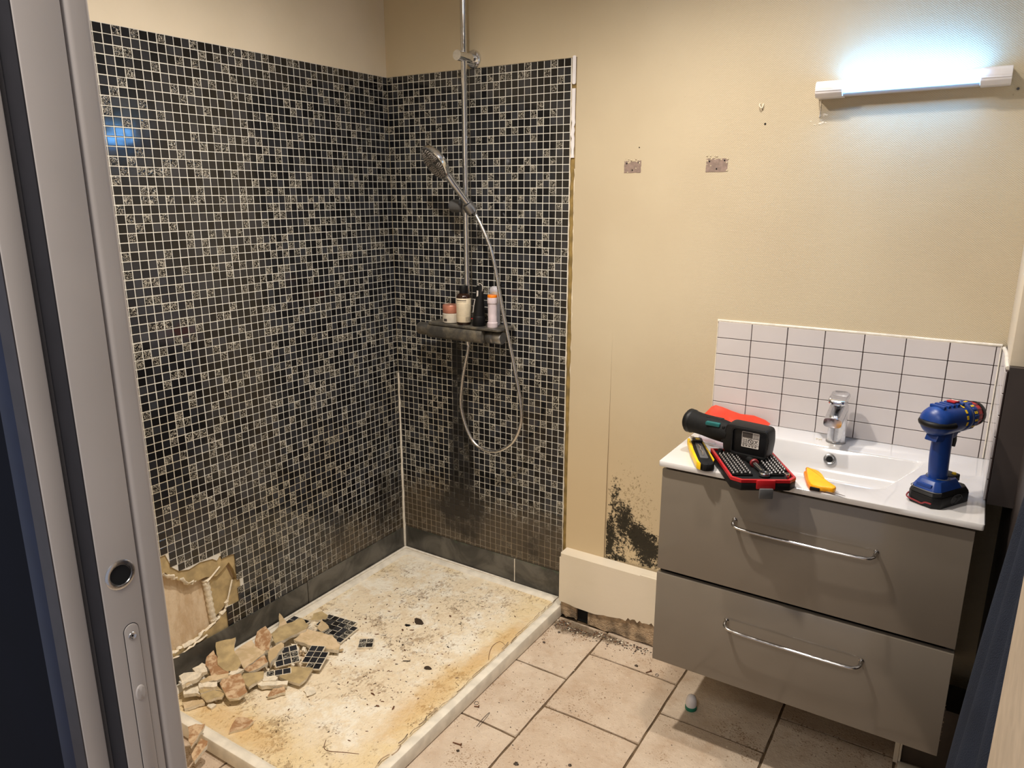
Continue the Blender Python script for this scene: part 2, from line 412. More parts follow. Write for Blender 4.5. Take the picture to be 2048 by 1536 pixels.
# plaster strip standing slightly proud beside the mosaic, fading out upwards
t = bmesh.new()
pr = [(-.012, .20), (-.011, .55), (-.006, .85), (-.0031, 1.1)]
A = [t.verts.new((.7975, y, z)) for y, z in pr]+[t.verts.new((.7975, .005, 1.1)), t.verts.new((.7975, .005, .20))]
B = [t.verts.new((.953, y, z)) for y, z in pr]+[t.verts.new((.953, .005, 1.1)), t.verts.new((.953, .005, .20))]
t.faces.new(A); t.faces.new(B)
for i in range(6): t.faces.new([A[i], A[(i+1) % 6], B[(i+1) % 6], B[i]])
bmesh.ops.recalc_face_normals(t, faces=t.faces[:]); merge(bm, t, 0)
wb = link('wall_back', fin(bm, 'wall_back'), [M['cream'], M['khaki']]); tag(wb, kind='structure', label='cream wall behind shower and washbasin with black mould low down')
# --- left wall with the knocked-out corner
NOTCH = [(0, .145), (-.56, .142), (-.898, .134), (-.8896, .2102), (-.8404, .2039), (-.837, .272), (-.8436, .34), (-.8431, .382), (-.881, .389), (-.9028, .399), (-.915, .388), (-.9308, .4008), (-.9755, .4086), (-1.0145, .402), (-1.0485, .4126), (-1.068, .433), (-1.085, .483), (-1.30, .49), (-1.30, MT), (0, MT)]
HOLE = [(0, 0), (-1.30, 0), (-1.30, .14), (-1.0735, .150), (-1.02, .150), (-.976, .162), (-.95, .166), (-.93, .176), (-.896, .195), (-.885, .232), (-.862, .262), (-.846, .29), (-.856, .33), (-.870, .361), (-.895, .345), (-.918, .333), (-.96, .348), (-1.017, .350), (-1.04, .372), (-1.064, .39), (-1.09, .425), (-1.30, .43), (-1.30, MT), (0, MT)]
bm = bmesh.new()
add_box(bm, (-.14, -1.80, 0), (-.022, .10, 2.45), mi=2)
add_box(bm, (-.03, -1.80, MT), (-.001, .0, 2.45), mi=0)
add_box(bm, (-.03, -1.80, 0), (-.001, -1.30, MT), mi=0)
add_prism(bm, HOLE, -.022, -.0045, 'x', mi=1)
wl = link('wall_left', fin(bm, 'wall_left'), [M['paint'], M['khaki'], M['oldwall']]); tag(wl, kind='structure', label='shower side wall of black mosaic, broken open at the bottom left')
# ragged gypsum along the broken edge, adhesive dab and torn paper flaps
bm = bmesh.new()
def ragged(path, r0, x):
    P = []
    for a, b in zip(path, path[1:]):
        for i in range(6):
            t_ = i/6; P.append((x+random.uniform(-.003, .004), a[0]+(b[0]-a[0])*t_+random.uniform(-.004, .004), a[1]+(b[1]-a[1])*t_+random.uniform(-.004, .004)))
    add_tube(bm, P, lambda s: r0*random.uniform(.5, 1.4), 6, 0, .8, 1, True)
ragged([(-1.10, .149), (-1.0735, .150), (-1.02, .152), (-.976, .165), (-.93, .180), (-.896, .200), (-.886, .232)], .0075, -.010)
ragged([(-1.10, .43), (-1.064, .395), (-1.017, .356), (-.99, .35)], .007, -.010)
ragged([(-1.12, .135), (-1.03, .143), (-.97, .155)], .004, -.001)
link('torn_gypsum_edge', fin(bm, 'torn_gypsum_edge'), M['gypsum'], wl, 60)
bm = bmesh.new()
add_tube(bm, [(-.018, -.955, .335+.0), (-.016, -.951, .30), (-.016, -.948, .25), (-.016, -.944, .20), (-.018, -.94, .175)], lambda s: .011+.002*math.sin(s*60), 10)
link('adhesive_dab', fin(bm, 'adhesive_dab'), M['gypsum'], wl, 60)
prism('board_fragment', [(-.945, .345), (-.878, .352), (-.858, .29), (-.898, .21), (-.935, .19)], -.021, -.013, M['khaki'], wl, 'x')
tube('torn_paper_strip', [(-.010, -.955, .330), (-.008, -.93, .345), (-.006, -.905, .362)], lambda s: .009*(1-.4*s), M['gypsum'], wl, 6, .5)
tube('torn_paper_strip', [(-.008, -.862, .292), (-.006, -.878, .255), (-.006, -.893, .215)], .0035, M['gypsum'], wl, 6, .6)
# grout beds
prism('grout_bed', NOTCH, -.0045, -.0012, M['grout'], wl, 'x')
prism('grout_bed', [(0, .15), (.777, .15), (.777, MT), (0, MT)], .0012, .0101, M['grout'], wb, 'y')
# --- mosaic tiles: the 300 that show largest on each wall are single parts, the rest one part
TP = .025; TS = .02255; TB = .0011
def tile_geo(bm, O, U, V, N, w_, h_, lay=None, tint=0, mi=0):
    O, U, V, N = Vector(O), Vector(U), Vector(V), Vector(N)
    def ring(ins, dep): return [bm.verts.new(O+U*((s-.5)*(w_)-(s-.5)*2*ins)+V*((t_-.5)*h_-(t_-.5)*2*ins)+N*dep) for s, t_ in ((0, 0), (1, 0), (1, 1), (0, 1))]
    a = ring(0, -.0018); b = ring(0, -.0007); c_ = ring(TB, 0)
    fs = [bm.faces.new(c_)]
    for P, Q in ((a, b), (b, c_)):
        for i in range(4): fs.append(bm.faces.new([P[i], P[(i+1) % 4], Q[(i+1) % 4], Q[i]]))
    for f in fs:
        f.material_index = mi
        if lay is not None: f[lay] = tint
def mosaic(parent, origin, U, V, N, ncol, nrow, ok, first_w=1.0):
    cells = []; rel_at = {}
    for c_ in range(ncol):
        for r in range(nrow):
            sh = random.uniform(-.0004, .0004); P = Vector(origin)+Vector(U)*((c_+.5)*TP+sh)+Vector(V)*((r+.5)*TP+random.uniform(-.0003, .0003))
            if not ok(P): continue
            s, u, v = px_size(P); vis = -20 < u < 2060 and -20 < v < 1560
            d = (P-CAM).normalized(); sz = s*s*abs(d.dot(Vector(N))) if vis else 0
            near = rel_at.get((c_-1, r), 0) + rel_at.get((c_, r-1), 0)
            rl = random.random() < (.30 if near == 0 else .10); rel_at[(c_, r)] = rl
            cells.append([sz, P, rl, random.random()**2.2])
    cells.sort(key=lambda q: -q[0])
    meshes = {}
    for i, (sz, P, rel, tint) in enumerate(cells[:300]):
        k = (rel, int(tint*5))
        if k not in meshes:
            bm = bmesh.new(); lay = bm.faces.layers.float.new('tint'); tile_geo(bm, (0, 0, 0), U, V, N, TS, TS, lay, tint)
            me = fin(bm, 'mosaic_tile'); me.materials.append(M['relief'] if rel else M['tile']); meshes[k] = me
        o = bpy.data.objects.new('mosaic_tile', meshes[k]); C.objects.link(o); o.location = P; o.parent = parent
    bm = bmesh.new(); lay = bm.faces.layers.float.new('tint')
    for sz, P, rel, tint in cells[300:]:
        tile_geo(bm, P, U, V, (Vector(N)+Vector((random.uniform(-.012, .012),)*3)).normalized() if False else N, TS, TS, lay, tint, 1 if rel else 0)
    me = fin(bm, 'mosaic_tiles'); me.materials.append(M['tile']); me.materials.append(M['relief'])
    o = bpy.data.objects.new('mosaic_tiles', me); C.objects.link(o); o.parent = parent; o['kind'] = 'stuff'
mosaic(wb, (0.0, 0, MT), (1, 0, 0), (0, 0, -1), (0, -1, 0), 31, 73, lambda P: True)
mosaic(wl, (0, -.0, MT), (0, -1, 0), (0, 0, -1), (1, 0, 0), 52, 73, lambda P: (P.z < .17 and P.y > -.885) or inpoly(P.y, P.z, NOTCH) and (P.z > .60 or inpoly(P.y-.009, P.z-.009, NOTCH) or inpoly(P.y+.009, P.z-.007, NOTCH)))
# --- slate skirting tiles over the tray
for y0, y1, cut in ((-.555, -.010, 0), (-1.20, -.558, 0)):
    box('skirting_tile', (.0002, y0, .040), (.004, y1, .142 if y1 > -.1 else .139), M['slate'], wl, .0012)
for x0, x1 in ((.008, .565), (.569, .792)):
    box('skirting_tile', (x0, -.004, .040), (x1, -.0002, .149), M['slate'], wb, .0012)
box('joint_sealant', (.5652, -.0035, .05), (.5690, -.0002, .147), M['silicone'], wb)
# --- exposed board edge and white metal profile at the right edge of the mosaic
tr = tag(box('trim_1', (.7775, .003, .15), (.7974, .0099, 1.968), M['khaki2']), kind='structure', label='bare khaki board edge beside the mosaic')
def ragged_strip(z0, z1):
    L, R = [], []; z = z0
    while z < z1:
        j = .0035 if z < 1.77 else 0
        L.append((.781+random.uniform(-j, j), z)); R.append((.793+random.uniform(-j, j*.6), z)); z += .012 if z < 1.77 else .05
    L.append((.781, z1)); R.append((.793, z1)); return L+R[::-1]
prism('corner_profile', ragged_strip(1.655, 1.868), -.002, .004, M['white'], tr, 'y')
prism('corner_profile', rrect(.787, 1.923, .012, .085, .004), -.002, .004, M['white'], tr, 'y')
bm = bmesh.new()
P = [(.7782+random.uniform(-.001, .0012), -.001, z/100) for z in range(18, 196, 2)]
add_tube(bm, P, lambda s: random.uniform(.0006, .0022), 5, 0, 1, 1, True)
P = [(.797+random.uniform(-.002, .0012), -.001, z/100) for z in range(28, 164, 2)]
add_tube(bm, P, lambda s: random.uniform(.0006, .003), 5, 0, 1, 1, True)
link('torn_edge_filler', fin(bm, 'torn_edge_filler'), M['gypsum'], tr, 60)
# --- silicone bead in the shower corner and round the tray
bm = bmesh.new()
P = [(.004+random.uniform(-.0008, .0008), -.004+random.uniform(-.0008, .0008), .05+i*.02) for i in range(40)]
add_tube(bm, P, lambda s: .0062-.0025*s+random.uniform(-.0006, .0008), 8, 0, 1, 1, True)
tag(link('trim_2', fin(bm, 'trim_2'), M['silicone'], None, 60), kind='structure', label='white silicone bead up the shower corner')
# --- floor
fl = tag(box('floor', (-.14, -3.4, -.06), (2.6, .12, -.004), M['floorgrout']), kind='structure', label='pinkish stone tile floor with brown joints')
p_ = .3155
cols = [(1.0-2*p_, -.525), (1.0-p_, -.37-.0), (1.0, -.205), (1.0+p_, -.36), (1.0+2*p_, -.185), (1.0+3*p_, -.36), (1.0+4*p_, -.19), (1.0-3*p_, -.20)]
tm = []
for i in range(4):
    o_ = []
    s_ = .3085
    pts = [(-s_/2, -s_/2), (s_/2, -s_/2), (s_/2, s_/2), (-s_/2, s_/2)]
    for a, b in zip(pts, pts[1:]+pts[:1]):
        for q in range(6):
            tt = q/6; o_.append((a[0]+(b[0]-a[0])*tt+random.uniform(-.0012, .0012), a[1]+(b[1]-a[1])*tt+random.uniform(-.0012, .0012)))
    bm = bmesh.new(); add_prism(bm, o_, -.008, 0, 'z', 0.)
    bmesh.ops.bevel(bm, geom=[e for e in bm.edges if all(v.co.z > -.001 for v in e.verts)], offset=.0022, segments=2, affect='EDGES')
    me = fin(bm, 'floor_tile'); me.materials.append(M['stone'])
    for p in me.polygons: p.use_smooth = True
    me.set_sharp_from_angle(angle=math.radians(50)); tm.append(me)
for x0, y0 in cols:
    for k in range(-8, 3):
        yc = y0+(k-.5)*p_; xc = x0+p_/2
        if yc > .02 or (xc < .55 and yc > -1.0): continue
        if xc < .75 and yc > -1.05: continue
        o = bpy.data.objects.new('floor_tile', random.choice(tm)); C.objects.link(o); o.location = (xc, yc, 0); o.rotation_euler = (0, 0, random.choice((0, PI/2, PI))); o.parent = fl
# --- ceiling, right wall, front wall
tag(box('ceiling', (-.14, -2.0, 2.45), (2.6, .12, 2.55), M['ceil']), kind='structure', label='plain cream ceiling')
wr = tag(box('wall_right', (2.10, -1.60, 0), (2.22, .01, 2.45), M['darkwall']), kind='structure', label='dark taupe wall right of the washbasin')
box('wall_return', (2.048, -.3077, 1.172), (2.101, -.003, 2.45), M['paint'], wr, .002)
box('wall_return', (2.049, -.326, .850), (2.101, -.003, 1.172), M['darkwall'], wr)
bm = bmesh.new(); P = [(2.046, -.30+.02*random.random(), 1.165+.004*i) for i in range(4)]
add_tube(bm, [(2.043, -.05, 1.166), (2.046, -.15, 1.169), (2.046, -.25, 1.167), (2.047, -.305, 1.166)], .005, 8)
link('sealant_blob', fin(bm, 'sealant_blob'), M['silicone'], wr, 60)
wf = tag(box('wall_front', (-.14, -1.893, 0), (1.144, -1.875, 2.45), M['blue']), kind='structure', label='navy blue hall wall left of the doorway')
bxs = bmesh.new()
add_box(bxs, (-.14, -1.82, 0), (1.13, -1.795, 2.45)); add_box(bxs, (1.13, -1.905, 2.12), (2.03, -1.70, 2.45))
link('wall_leaf', fin(bxs, 'wall_leaf'), M['paint'], wf)
box('door_casing', (1.1445, -1.8955, 0), (1.172, -1.8725, 2.12), M['doorpaint'], wf, .0015)
box('casing_shade_strip', (1.1445, -1.8968, 0), (1.1705, -1.8957, 2.12), M['darkmetal'], wf)  # dark overlay painting the shade on the casing's front face
box('casing_strip', (1.112, -1.8965, 0), (1.144, -1.8935, 2.12), M['blue2'], wf, .001)
tag(box('trim_3', (1.02, -1.8195, 0), (1.200, -1.7925, 2.12), M['doorpaint'], None, .007, 4), kind='structure', label='rounded inner jamb post beside the sliding door')
tag(box('trim_4', (2.0235, -1.86, 0), (2.25, -1.602, 2.12), M['jamb'], None, .003), kind='structure', label='cream door jamb at bottom right')
# --- sliding door leaf with pull and latch plate
d1 = thing('door_1', 'greige sliding door edge with round finger pull and long latch plate', None, (1.2, -1.8435, 0)); d1['kind'] = 'structure'
def L(o, v): return tuple(Vector(v)-Vector(o.location))
box('door_leaf', L(d1, (.40, -1.8655, .005)), L(d1, (1.2, -1.8215, 2.11)), M['doorpaint'], d1, .002)
box('door_shade_strip', L(d1, (1.168, -1.8668, .01)), L(d1, (1.1985, -1.8656, 2.10)), M['doorshade'], d1)  # dark strip standing in for shade on the leaf's front face
lathe('finger_pull', [(.0, -.012), (.0105, -.012), (.0115, .0), (.0125, .0018), (.0155, .0018), (.0172, .0006), (.0175, -.001)], M['steel'], d1, L(d1, (1.2, -1.8435, 1.128)), (1, 0, 0), 32)
fpz = lathe('pull_recess', [(0, .0008), (.0112, .0008), (.0114, -.002)], M['hole'], d1, L(d1, (1.2, -1.8435, 1.128)), (1, 0, 0), 32)
lp = prism('latch_plate', [(a, b) for a, b in rrect(L(d1, (0, -1.8405, 0))[1], .957, .0165, .215, .0082)], 0.0, .0016, M['doorpaint'], d1, 'x', .0004)
prism('plate_gap', rrect(L(d1, (0, -1.8405, 0))[1], .957, .0182, .2168, .009), 0, .0003, M['darkmetal'], d1, 'x')
for zz in (1.050, .864):
    lathe('screw', [(0, .0005), (.0018, .0006), (.0042, .0022), (.0048, .0014)], M['steel'], lp, (.0006, .003, zz), (1, 0, 0), 16)
    lathe('screw_slot', [(0, .0012), (.0012, .0012), (.0013, .0006)], M['hole'], lp, (.0008, .003, zz), (1, 0, 0), 8)
lathe('latch_button', [(0, .0030), (.005, .0026), (.0060, .0012), (.0062, 0)], M['doorpaint'], lp, (.0006, .003, .975), (1, 0, 0), 20, 1., 1.7)
# --- boxed skirting plinth along the back wall, broken at the bottom
bb = thing('baseboard_back', 'thick cream boxed skirting broken and rotten along its bottom', None, (.80, -.03, 0)); bb['kind'] = 'structure'
def rel(root, v): return tuple(Vector(v)-Vector(root.location))
def jag(x0, z0, x1, z1, n, j):
    return [(x0+(x1-x0)*i/n, z0+(z1-z0)*i/n+random.uniform(-j, j)) for i in range(n+1)]
ox, oy = bb.location.x, bb.location.y
o_ = [(.803, .250)] + jag(.803, .070, .93, .062, 6, .0015)+jag(.95, .062, 1.06, .080, 9, .003)+jag(1.07, .083, 1.21, .098, 16, .008)+[(1.94, .09), (1.94, .250)]
prism('painted_face', [(a-ox, b) for a, b in o_], -.066-oy, -.057-oy, M['paint'], bb, 'y', 0)
bm = bmesh.new(); add_prism(bm, [(.803-ox, -.060-oy), (.808-ox, -.066-oy), (1.94-ox, -.066-oy), (1.94-ox, -.0115-oy), (.803-ox, -.0115-oy)], .2501, .266, 'z', 0)
link('top_ledge', fin(bm, 'top_ledge'), M['paint'], bb, 35)
box('raised_paint_strip', (1.115-ox, -.0655-oy, .2661), (1.19-ox, -.050-oy, .2690), M['paint'], bb, .0008)
box('end_panel', (.8005-ox, -.0655-oy, .072), (.806-ox, -.0125-oy, .2500), M['paint'], bb, .0015)
def blobby(name, x0, x1, z0, z1, mat, n=8):
    o_ = [(x0, z1)]+jag(x0, z0, x1, z0, n, .006)+jag(x1, z1, x0, z1, n, .003)[:-1]
    prism(name, [(a-ox, b) for a, b in o_], -.0565-oy, -.046-oy, mat, bb, 'y')
blobby('swollen_board', .806, .872, .012, .078, M['woodraw'], 6)
blobby('rotten_board', .918, 1.94, .006, .11, M['woodraw'], 30)
box('void_behind', (.81-ox, -.044-oy, .001), (1.93-ox, -.03-oy, .24), M['hole'], bb)
bm = bmesh.new()
for i in range(420):
    a = random.random(); x = .81+a*.36+random.gauss(0, .012); y = -.075-abs(random.gauss(0, .022))-(.02 if .86 < x < .96 else 0)
    s = random.uniform(.0008, .0036)
    t = bmesh.new(); bmesh.ops.create_icosphere(t, subdivisions=1, radius=s)
    for v in t.verts: v.co = Vector((v.co.x*random.uniform(.6, 1.5), v.co.y*random.uniform(.6, 1.4), abs(v.co.z)*.8 if v.co.z > 0 else 0))
    merge(bm, t, random.choice((0, 1, 1, 1, 2, 2)), Matrix.Translation((x, y, .0004)) @ Matrix.Rotation(random.random()*6, 4, 'Z'))
tag(link('rubble_crumbs', fin(bm, 'rubble_crumbs'), [M['gypsum'], M['boxdark'], M['rust']]), 'dark and pale crumbs of rubble along the foot of the broken skirting', 'rubble', kind='stuff')

# ================================================================== SHOWER TRAY
tray = thing('shower_tray', 'large rectangular white shower tray, filthy with yellow and brown stains', 'shower tray', (.403, -.6, 0))
bm = bmesh.new()
X0, X1, Y0, Y1, ZT = .006, .806, -1.2045, -.004, .048
def loop(ins, z, r, n=6):
    return [bm.verts.new((x-.403, y+.6, z)) for x, y in rrect((X0+X1)/2, (Y0+Y1)/2, X1-X0-2*ins, Y1-Y0-2*ins, max(r, .001), n)]
Ls = [loop(.004, .001, .004), loop(.0, .004, .004), loop(0, ZT-.004, .004), loop(.0015, ZT-.001, .005), loop(.004, ZT, .006), loop(.024, ZT, .012), loop(.028, ZT-.002, .016), loop(.036, ZT-.008, .022), loop(.050, ZT-.0105, .03), loop(.2, ZT-.013, .03)]
for k, (A, B) in enumerate(zip(Ls, Ls[1:])):
    for i in range(len(A)):
        f = bm.faces.new([A[i], A[(i+1) % len(A)], B[(i+1) % len(A)], B[i]]); f.smooth = True; f.material_index = 1 if k > 6 else 0
f = bm.faces.new(Ls[-1]); f.material_index = 1
link('tray_body', fin(bm, 'tray_body'), [M['traywhite'], M['tray']], tray, 40)
bm = bmesh.new()
add_tube(bm, [(.010-.403, -1.1+.6, .050), (.011-.403, -.6+.6, .050), (.010-.403, -.01+.6, .050)], .0055, 6)
add_tube(bm, [(.012-.403, -.009+.6, .050), (.30-.403, -.010+.6, .050), (.55-.403, -.009+.6, .049)], lambda s: .006-.003*s, 6)
link('sealant_bead', fin(bm, 'sealant_bead'), M['silicone'], tray, 60)
# dried streaks of old sealant along the open rim
bm = bmesh.new()
for k in range(26):
    y = -1.15+k*.044; x = .770+random.uniform(-.006, .008)
    add_tube(bm, [(x-.403, y+.6, ZT+.0003), (x-.403+random.uniform(-.004, .006), y+.62+.6-.0, ZT+.0006), (x-.403+random.uniform(-.003, .008), y+.045+.6, ZT+.0003)][::2] if False else [(x-.403, y+.6, ZT), (x+random.uniform(-.004, .004)-.403, y+.02+.6, ZT+.0005), (x+random.uniform(-.004, .004)-.403, y+.042+.6, ZT)], random.uniform(.0006, .0018), 5)
link('old_sealant_streak', fin(bm, 'old_sealant_streak'), M['woodraw'], tray, 60)
# grit and flakes lying on the tray
bm = bmesh.new(); zf = ZT-.0128
for i in range(560):
    x = random.uniform(.07, .74); y = random.choice((random.uniform(-1.12, -.1), random.gauss(-.62, .22), random.gauss(-.55, .2)))
    if not -1.13 < y < -.08: continue
    s = random.uniform(.0008, .0026)*(1.8 if random.random() < .06 else 1)
    t = bmesh.new(); bmesh.ops.create_icosphere(t, subdivisions=1, radius=s)
    a = random.uniform(.8, 3.0)
    for v in t.verts: v.co = Vector((v.co.x*a, v.co.y*random.uniform(.6, 1.1), v.co.z*.5))
    merge(bm, t, random.choice((0, 1, 1, 1, 2)), Matrix.Translation((x, y, zf+.0005)) @ Matrix.Rotation(random.random()*6.3, 4, 'Z'))
tag(link('tray_grit', fin(bm, 'tray_grit'), [M['boxdark'], M['rust'], M['gypsum']]), 'dark grit and flakes scattered over the dirty shower tray', 'grit', kind='stuff')
def flake(px, py, size, mat, name, label, cat, rz=0., h=.0012):
    P = on_z(px, py, zf); o_ = []
    for i in range(11):
        a = 2*PI*i/11; r_ = size*random.uniform(.65, 1.1); o_.append((math.cos(a)*r_*1.3, math.sin(a)*r_*.75))
    o = prism(name, o_, .0002, h, mat); o.location = (P.x, P.y, zf); o.rotation_euler = (0, 0, rz); return tag(o, label, cat)
flake(837, 1243, .022, M['boxdark'], 'dirt_flake', 'curled brown flake of dirt in the middle rear of the tray', 'dirt flake', -.4)
flake(815, 1251, .010, M['black'], 'dirt_flake', 'small black flake just left of the curled brown flake', 'dirt flake', .3)
flake(855, 1337, .011, M['boxdark'], 'dirt_clump', 'dark brown clump of dirt near the middle of the tray', 'dirt clump', .2, .004)
flake(1020, 1180, .013, M['boxdark'], 'dirt_flake', 'dark frayed flake near the back right rim of the tray', 'dirt flake', .5)
flake(935, 1168, .007, M['boxdark'], 'dirt_flake', 'tiny dark ring-like flake toward the back rim of the tray', 'dirt flake', 1.5)
flake(590, 1503, .012, M['black'], 'dirt_flake', 'black stringy fleck at the front edge of the tray', 'dirt flake', .2)
P = [on_z(u, v, zf+.001) for u, v in ((978, 1340), (978, 1312), (985, 1293), (999, 1284), (1009, 1290), (1011, 1302), (1008, 1312))]
tag(tube('wire_hook', P, .0016, M['rust'], None, 6), 'thin rusty wire hook lying near the right rim of the tray', 'wire')
P = [on_z(u, v, zf+.001) for u, v in ((652, 1480), (648, 1495), (658, 1502), (690, 1505), (718, 1508))]
tag(tube('bent_wire', P, .0010, M['rust'], None, 6), 'thin bent wire curled at the front of the tray', 'wire')

# ================================================================== BROKEN BOARD AND MOSAIC DEBRIS
def Z1(u, v): return (360+u/5.12, 1220+v/5.12)
def Z3(u, v): return (360+u/10.24, 1400+v/10.24)
def shard(pts, z, th, mat, label, conv=Z1, tilt=(0, 0), group=None, name='board_shard', j=.003):
    """irregular slab of plasterboard: outline on its top plane, broken thickness below"""
    W = [on_z(*conv(*p), z) for p in pts]; c_ = sum(W, Vector())/len(W)
    bm = bmesh.new(); out = []
    for a, b in zip(W, W[1:]+W[:1]):
        n = max(1, int((b-a).length/.014))
        for i in range(n):
            q = a.lerp(b, i/n)-c_; q += Vector((random.uniform(-j, j), random.uniform(-j, j), 0))*(1 if i else .4); out.append(q)
    lift = lambda q: q.x*tilt[0]+q.y*tilt[1]
    A = [bm.verts.new((q.x, q.y, lift(q))) for q in out]
    B = [bm.verts.new((q.x*random.uniform(.93, 1.0), q.y*random.uniform(.93, 1.0), lift(q)-th*random.uniform(.8, 1.1))) for q in out]
    f = bm.faces.new(A); f.material_index = 0
    bm.faces.new(B[::-1]).material_index = 1
    for i in range(len(A)):
        k = (i+1) % len(A); bm.faces.new([A[k], A[i], B[i], B[k]]).material_index = 1
    r = bmesh.ops.inset_region(bm, faces=[f], thickness=.0012, depth=0)
    for g_ in r['faces']: g_.material_index = 1 if random.random() < .8 else 0
    o = link(name, fin(bm, name), [mat, M['gypsum']]); o.location = c_
    return tag(o, label, 'plasterboard shard', group)
sh, sb, kh, gy = M['shard'], M['shardb'], M['khaki'], M['gypsum']
gp = 'broken pieces of plasterboard heaped at the left of the tray'
shard([(930, 235), (1000, 180), (1200, 112), (1245, 95), (1320, 160), (1290, 195), (1150, 250), (970, 320)], .085, .012, kh, 'large olive board shard lying on top of the heap at its right end', tilt=(-.05, .10), group=gp)
shard([(1165, 318), (1310, 215), (1560, 260), (1640, 340), (1620, 385), (1430, 375), (1190, 325)], .068, .013, sh, 'long pinkish board slab with a scored line, rightmost slab of the heap', tilt=(-.10, .05), group=gp)
shard([(1000, 185), (1022, 65), (1095, 150), (1060, 170)], .082, .008, sh, 'small spiky triangular shard behind the large olive shard', tilt=(0, .5), group=gp)
shard([(370, 370), (480, 350), (575, 335), (555, 430), (625, 520), (580, 565), (480, 575), (385, 525)], .102, .010, kh, 'olive-tan shard with a pointed corner standing highest at the left of the heap', tilt=(-.15, .28), group=gp)
shard([(262, 560), (275, 495), (350, 440), (390, 525), (480, 585), (500, 640), (330, 665)], .088, .010, sb, 'brownish shard tucked under the left olive-tan shard', tilt=(-.1, .15), group=gp)
shard([(550, 430), (740, 330), (780, 375), (885, 400), (860, 440), (650, 575), (615, 520)], .080, .012, sh, 'pinkish slab with white broken edge in the middle of the heap', tilt=(-.1, .12), group=gp)
shard([(765, 340), (790, 245), (880, 212), (940, 280), (915, 375), (780, 385)], .094, .014, sb, 'brown-backed chunk at the crest of the heap left of the large olive shard', tilt=(-.1, .35), group=gp)
shard([(890, 395), (1040, 345), (1065, 395), (925, 530), (895, 465)], .078, .020, sh, 'thick white-edged block between the pinkish slab and the broken mosaic', tilt=(.1, .2), group=gp, j=.004)
shard([(650, 600), (870, 475), (905, 540), (810, 592), (700, 622)], .070, .010, sb, 'narrow brown strip below the pinkish slab', tilt=(0, .12), group=gp)
shard([(640, 650), (860, 635), (850, 700), (700, 785), (640, 725)], .063, .010, kh, 'flat tan shard in front of the narrow brown strip', tilt=(0, .06), group=gp)
shard([(405, 760), (480, 695), (630, 672), (690, 825), (600, 875), (500, 890), (430, 800)], .074, .010, sb, 'curved shard with a rusty orange stain at the front of the heap', tilt=(-.10, .12), group=gp)
shard([(1010, 678), (1120, 575), (1360, 600), (1320, 675), (1225, 755), (1100, 715)], .058, .010, kh, 'flat olive shard in front of the broken mosaic pieces', tilt=(.03, .04), group=gp)
shard([(790, 762), (800, 728), (1110, 722), (1095, 765), (830, 778)], .055, .013, gy, 'long white sliver of gypsum in front of the flat tan shard', group=gp)
shard([(890, 885), (960, 800), (1065, 782), (1082, 840), (905, 892)], .048, .009, sb, 'small tan piece lying alone just in front of the heap', group=gp)
shard([(180, 742), (380, 738), (385, 782), (190, 792)], .075, .012, gy, 'white gypsum bar at the left of the heap', tilt=(0, .1), group=gp)
shard([(195, 720), (290, 675), (505, 655), (480, 700), (225, 735)], .080, .010, sh, 'long pale strip above the white gypsum bar', tilt=(0, .1), group=gp)
shard([(-10, 660), (90, 628), (230, 650), (200, 700), (20, 765)], .095, .014, gy, 'white crumbling slab at the far left of the heap', tilt=(.1, .1), group=gp, j=.005)
shard([(20, 800), (190, 770), (205, 860), (40, 860)], .068, .013, gy, 'ragged white chunk at the left below the crumbling slab', group=gp, j=.006)
shard([(205, 870), (330, 808), (455, 860), (430, 892), (262, 920)], .062, .009, kh, 'tan shard with white front edge at the front left of the heap', tilt=(0, .08), group=gp)
shard([(125, 590), (230, 545), (285, 640), (150, 630)], .100, .010, gy, 'small curled white piece beside the slate skirting', tilt=(.1, .2), group=gp, j=.005)
shard([(20, 940), (240, 915), (260, 948), (40, 1010)], .050, .010, sh, 'flat piece with a long white edge beside the door at the left', group=gp)
shard([(1335, 90), (1370, 35), (1450, 22), (1518, 60), (1500, 92)], .050, .010, kh, 'small tan shard lying behind the broken mosaic', tilt=(0, .2), group=gp)
shard([(1405, 180), (1450, 92), (1525, 180), (1450, 222)], .057, .007, sh, 'little pinkish shard lying on the largest mosaic piece', group=gp)
shard([(275, 980), (320, 930), (372, 970), (320, 1005)], .044, .007, gy, 'small pale crumb in front of the left end of the heap', group=gp)
shard([(495, 655), (540, 598), (655, 608), (545, 662)], .082, .010, gy, 'white wedge between the brownish shard and the flat tan shard', group=gp)
shard([(1265, 822), (1300, 782), (1372, 790), (1395, 840), (1300, 882)], .040, .003, gy, 'thin pale chip lying flat right of the heap', group=gp)
shard([(170, 785), (385, 780), (440, 830), (330, 812), (215, 850)], .066, .012, kh, 'olive wedge under the white gypsum bar', group=gp)
shard([(60, 700), (215, 655), (205, 690), (60, 780)], .090, .008, sh, 'narrow pale strip on the crumbling slab at far left', group=gp)
shard([(820, 690), (900, 650), (1010, 690), (980, 725), (860, 725)], .058, .009, gy, 'white lump between the tan shard and the olive shard', group=gp, j=.005)
shard([(1140, 345), (1190, 350), (1225, 400), (1190, 450), (1150, 400)], .060, .012, gy, 'small white lump between the two broken mosaic pieces', group=gp, j=.004)
shard([(1030, 540), (1160, 360), (1380, 370), (1520, 430), (1400, 540), (1000, 660)], .047, .009, sb, 'brown shard with a white edge lying alone near the front rim', Z3, (0, .05), gp)
shard([(150, 530), (330, 495), (520, 520), (480, 610), (330, 800), (220, 930)], .075, .009, sb, 'orange-brown shard leaning over the front left corner of the tray', Z3, (.1, .2), gp)
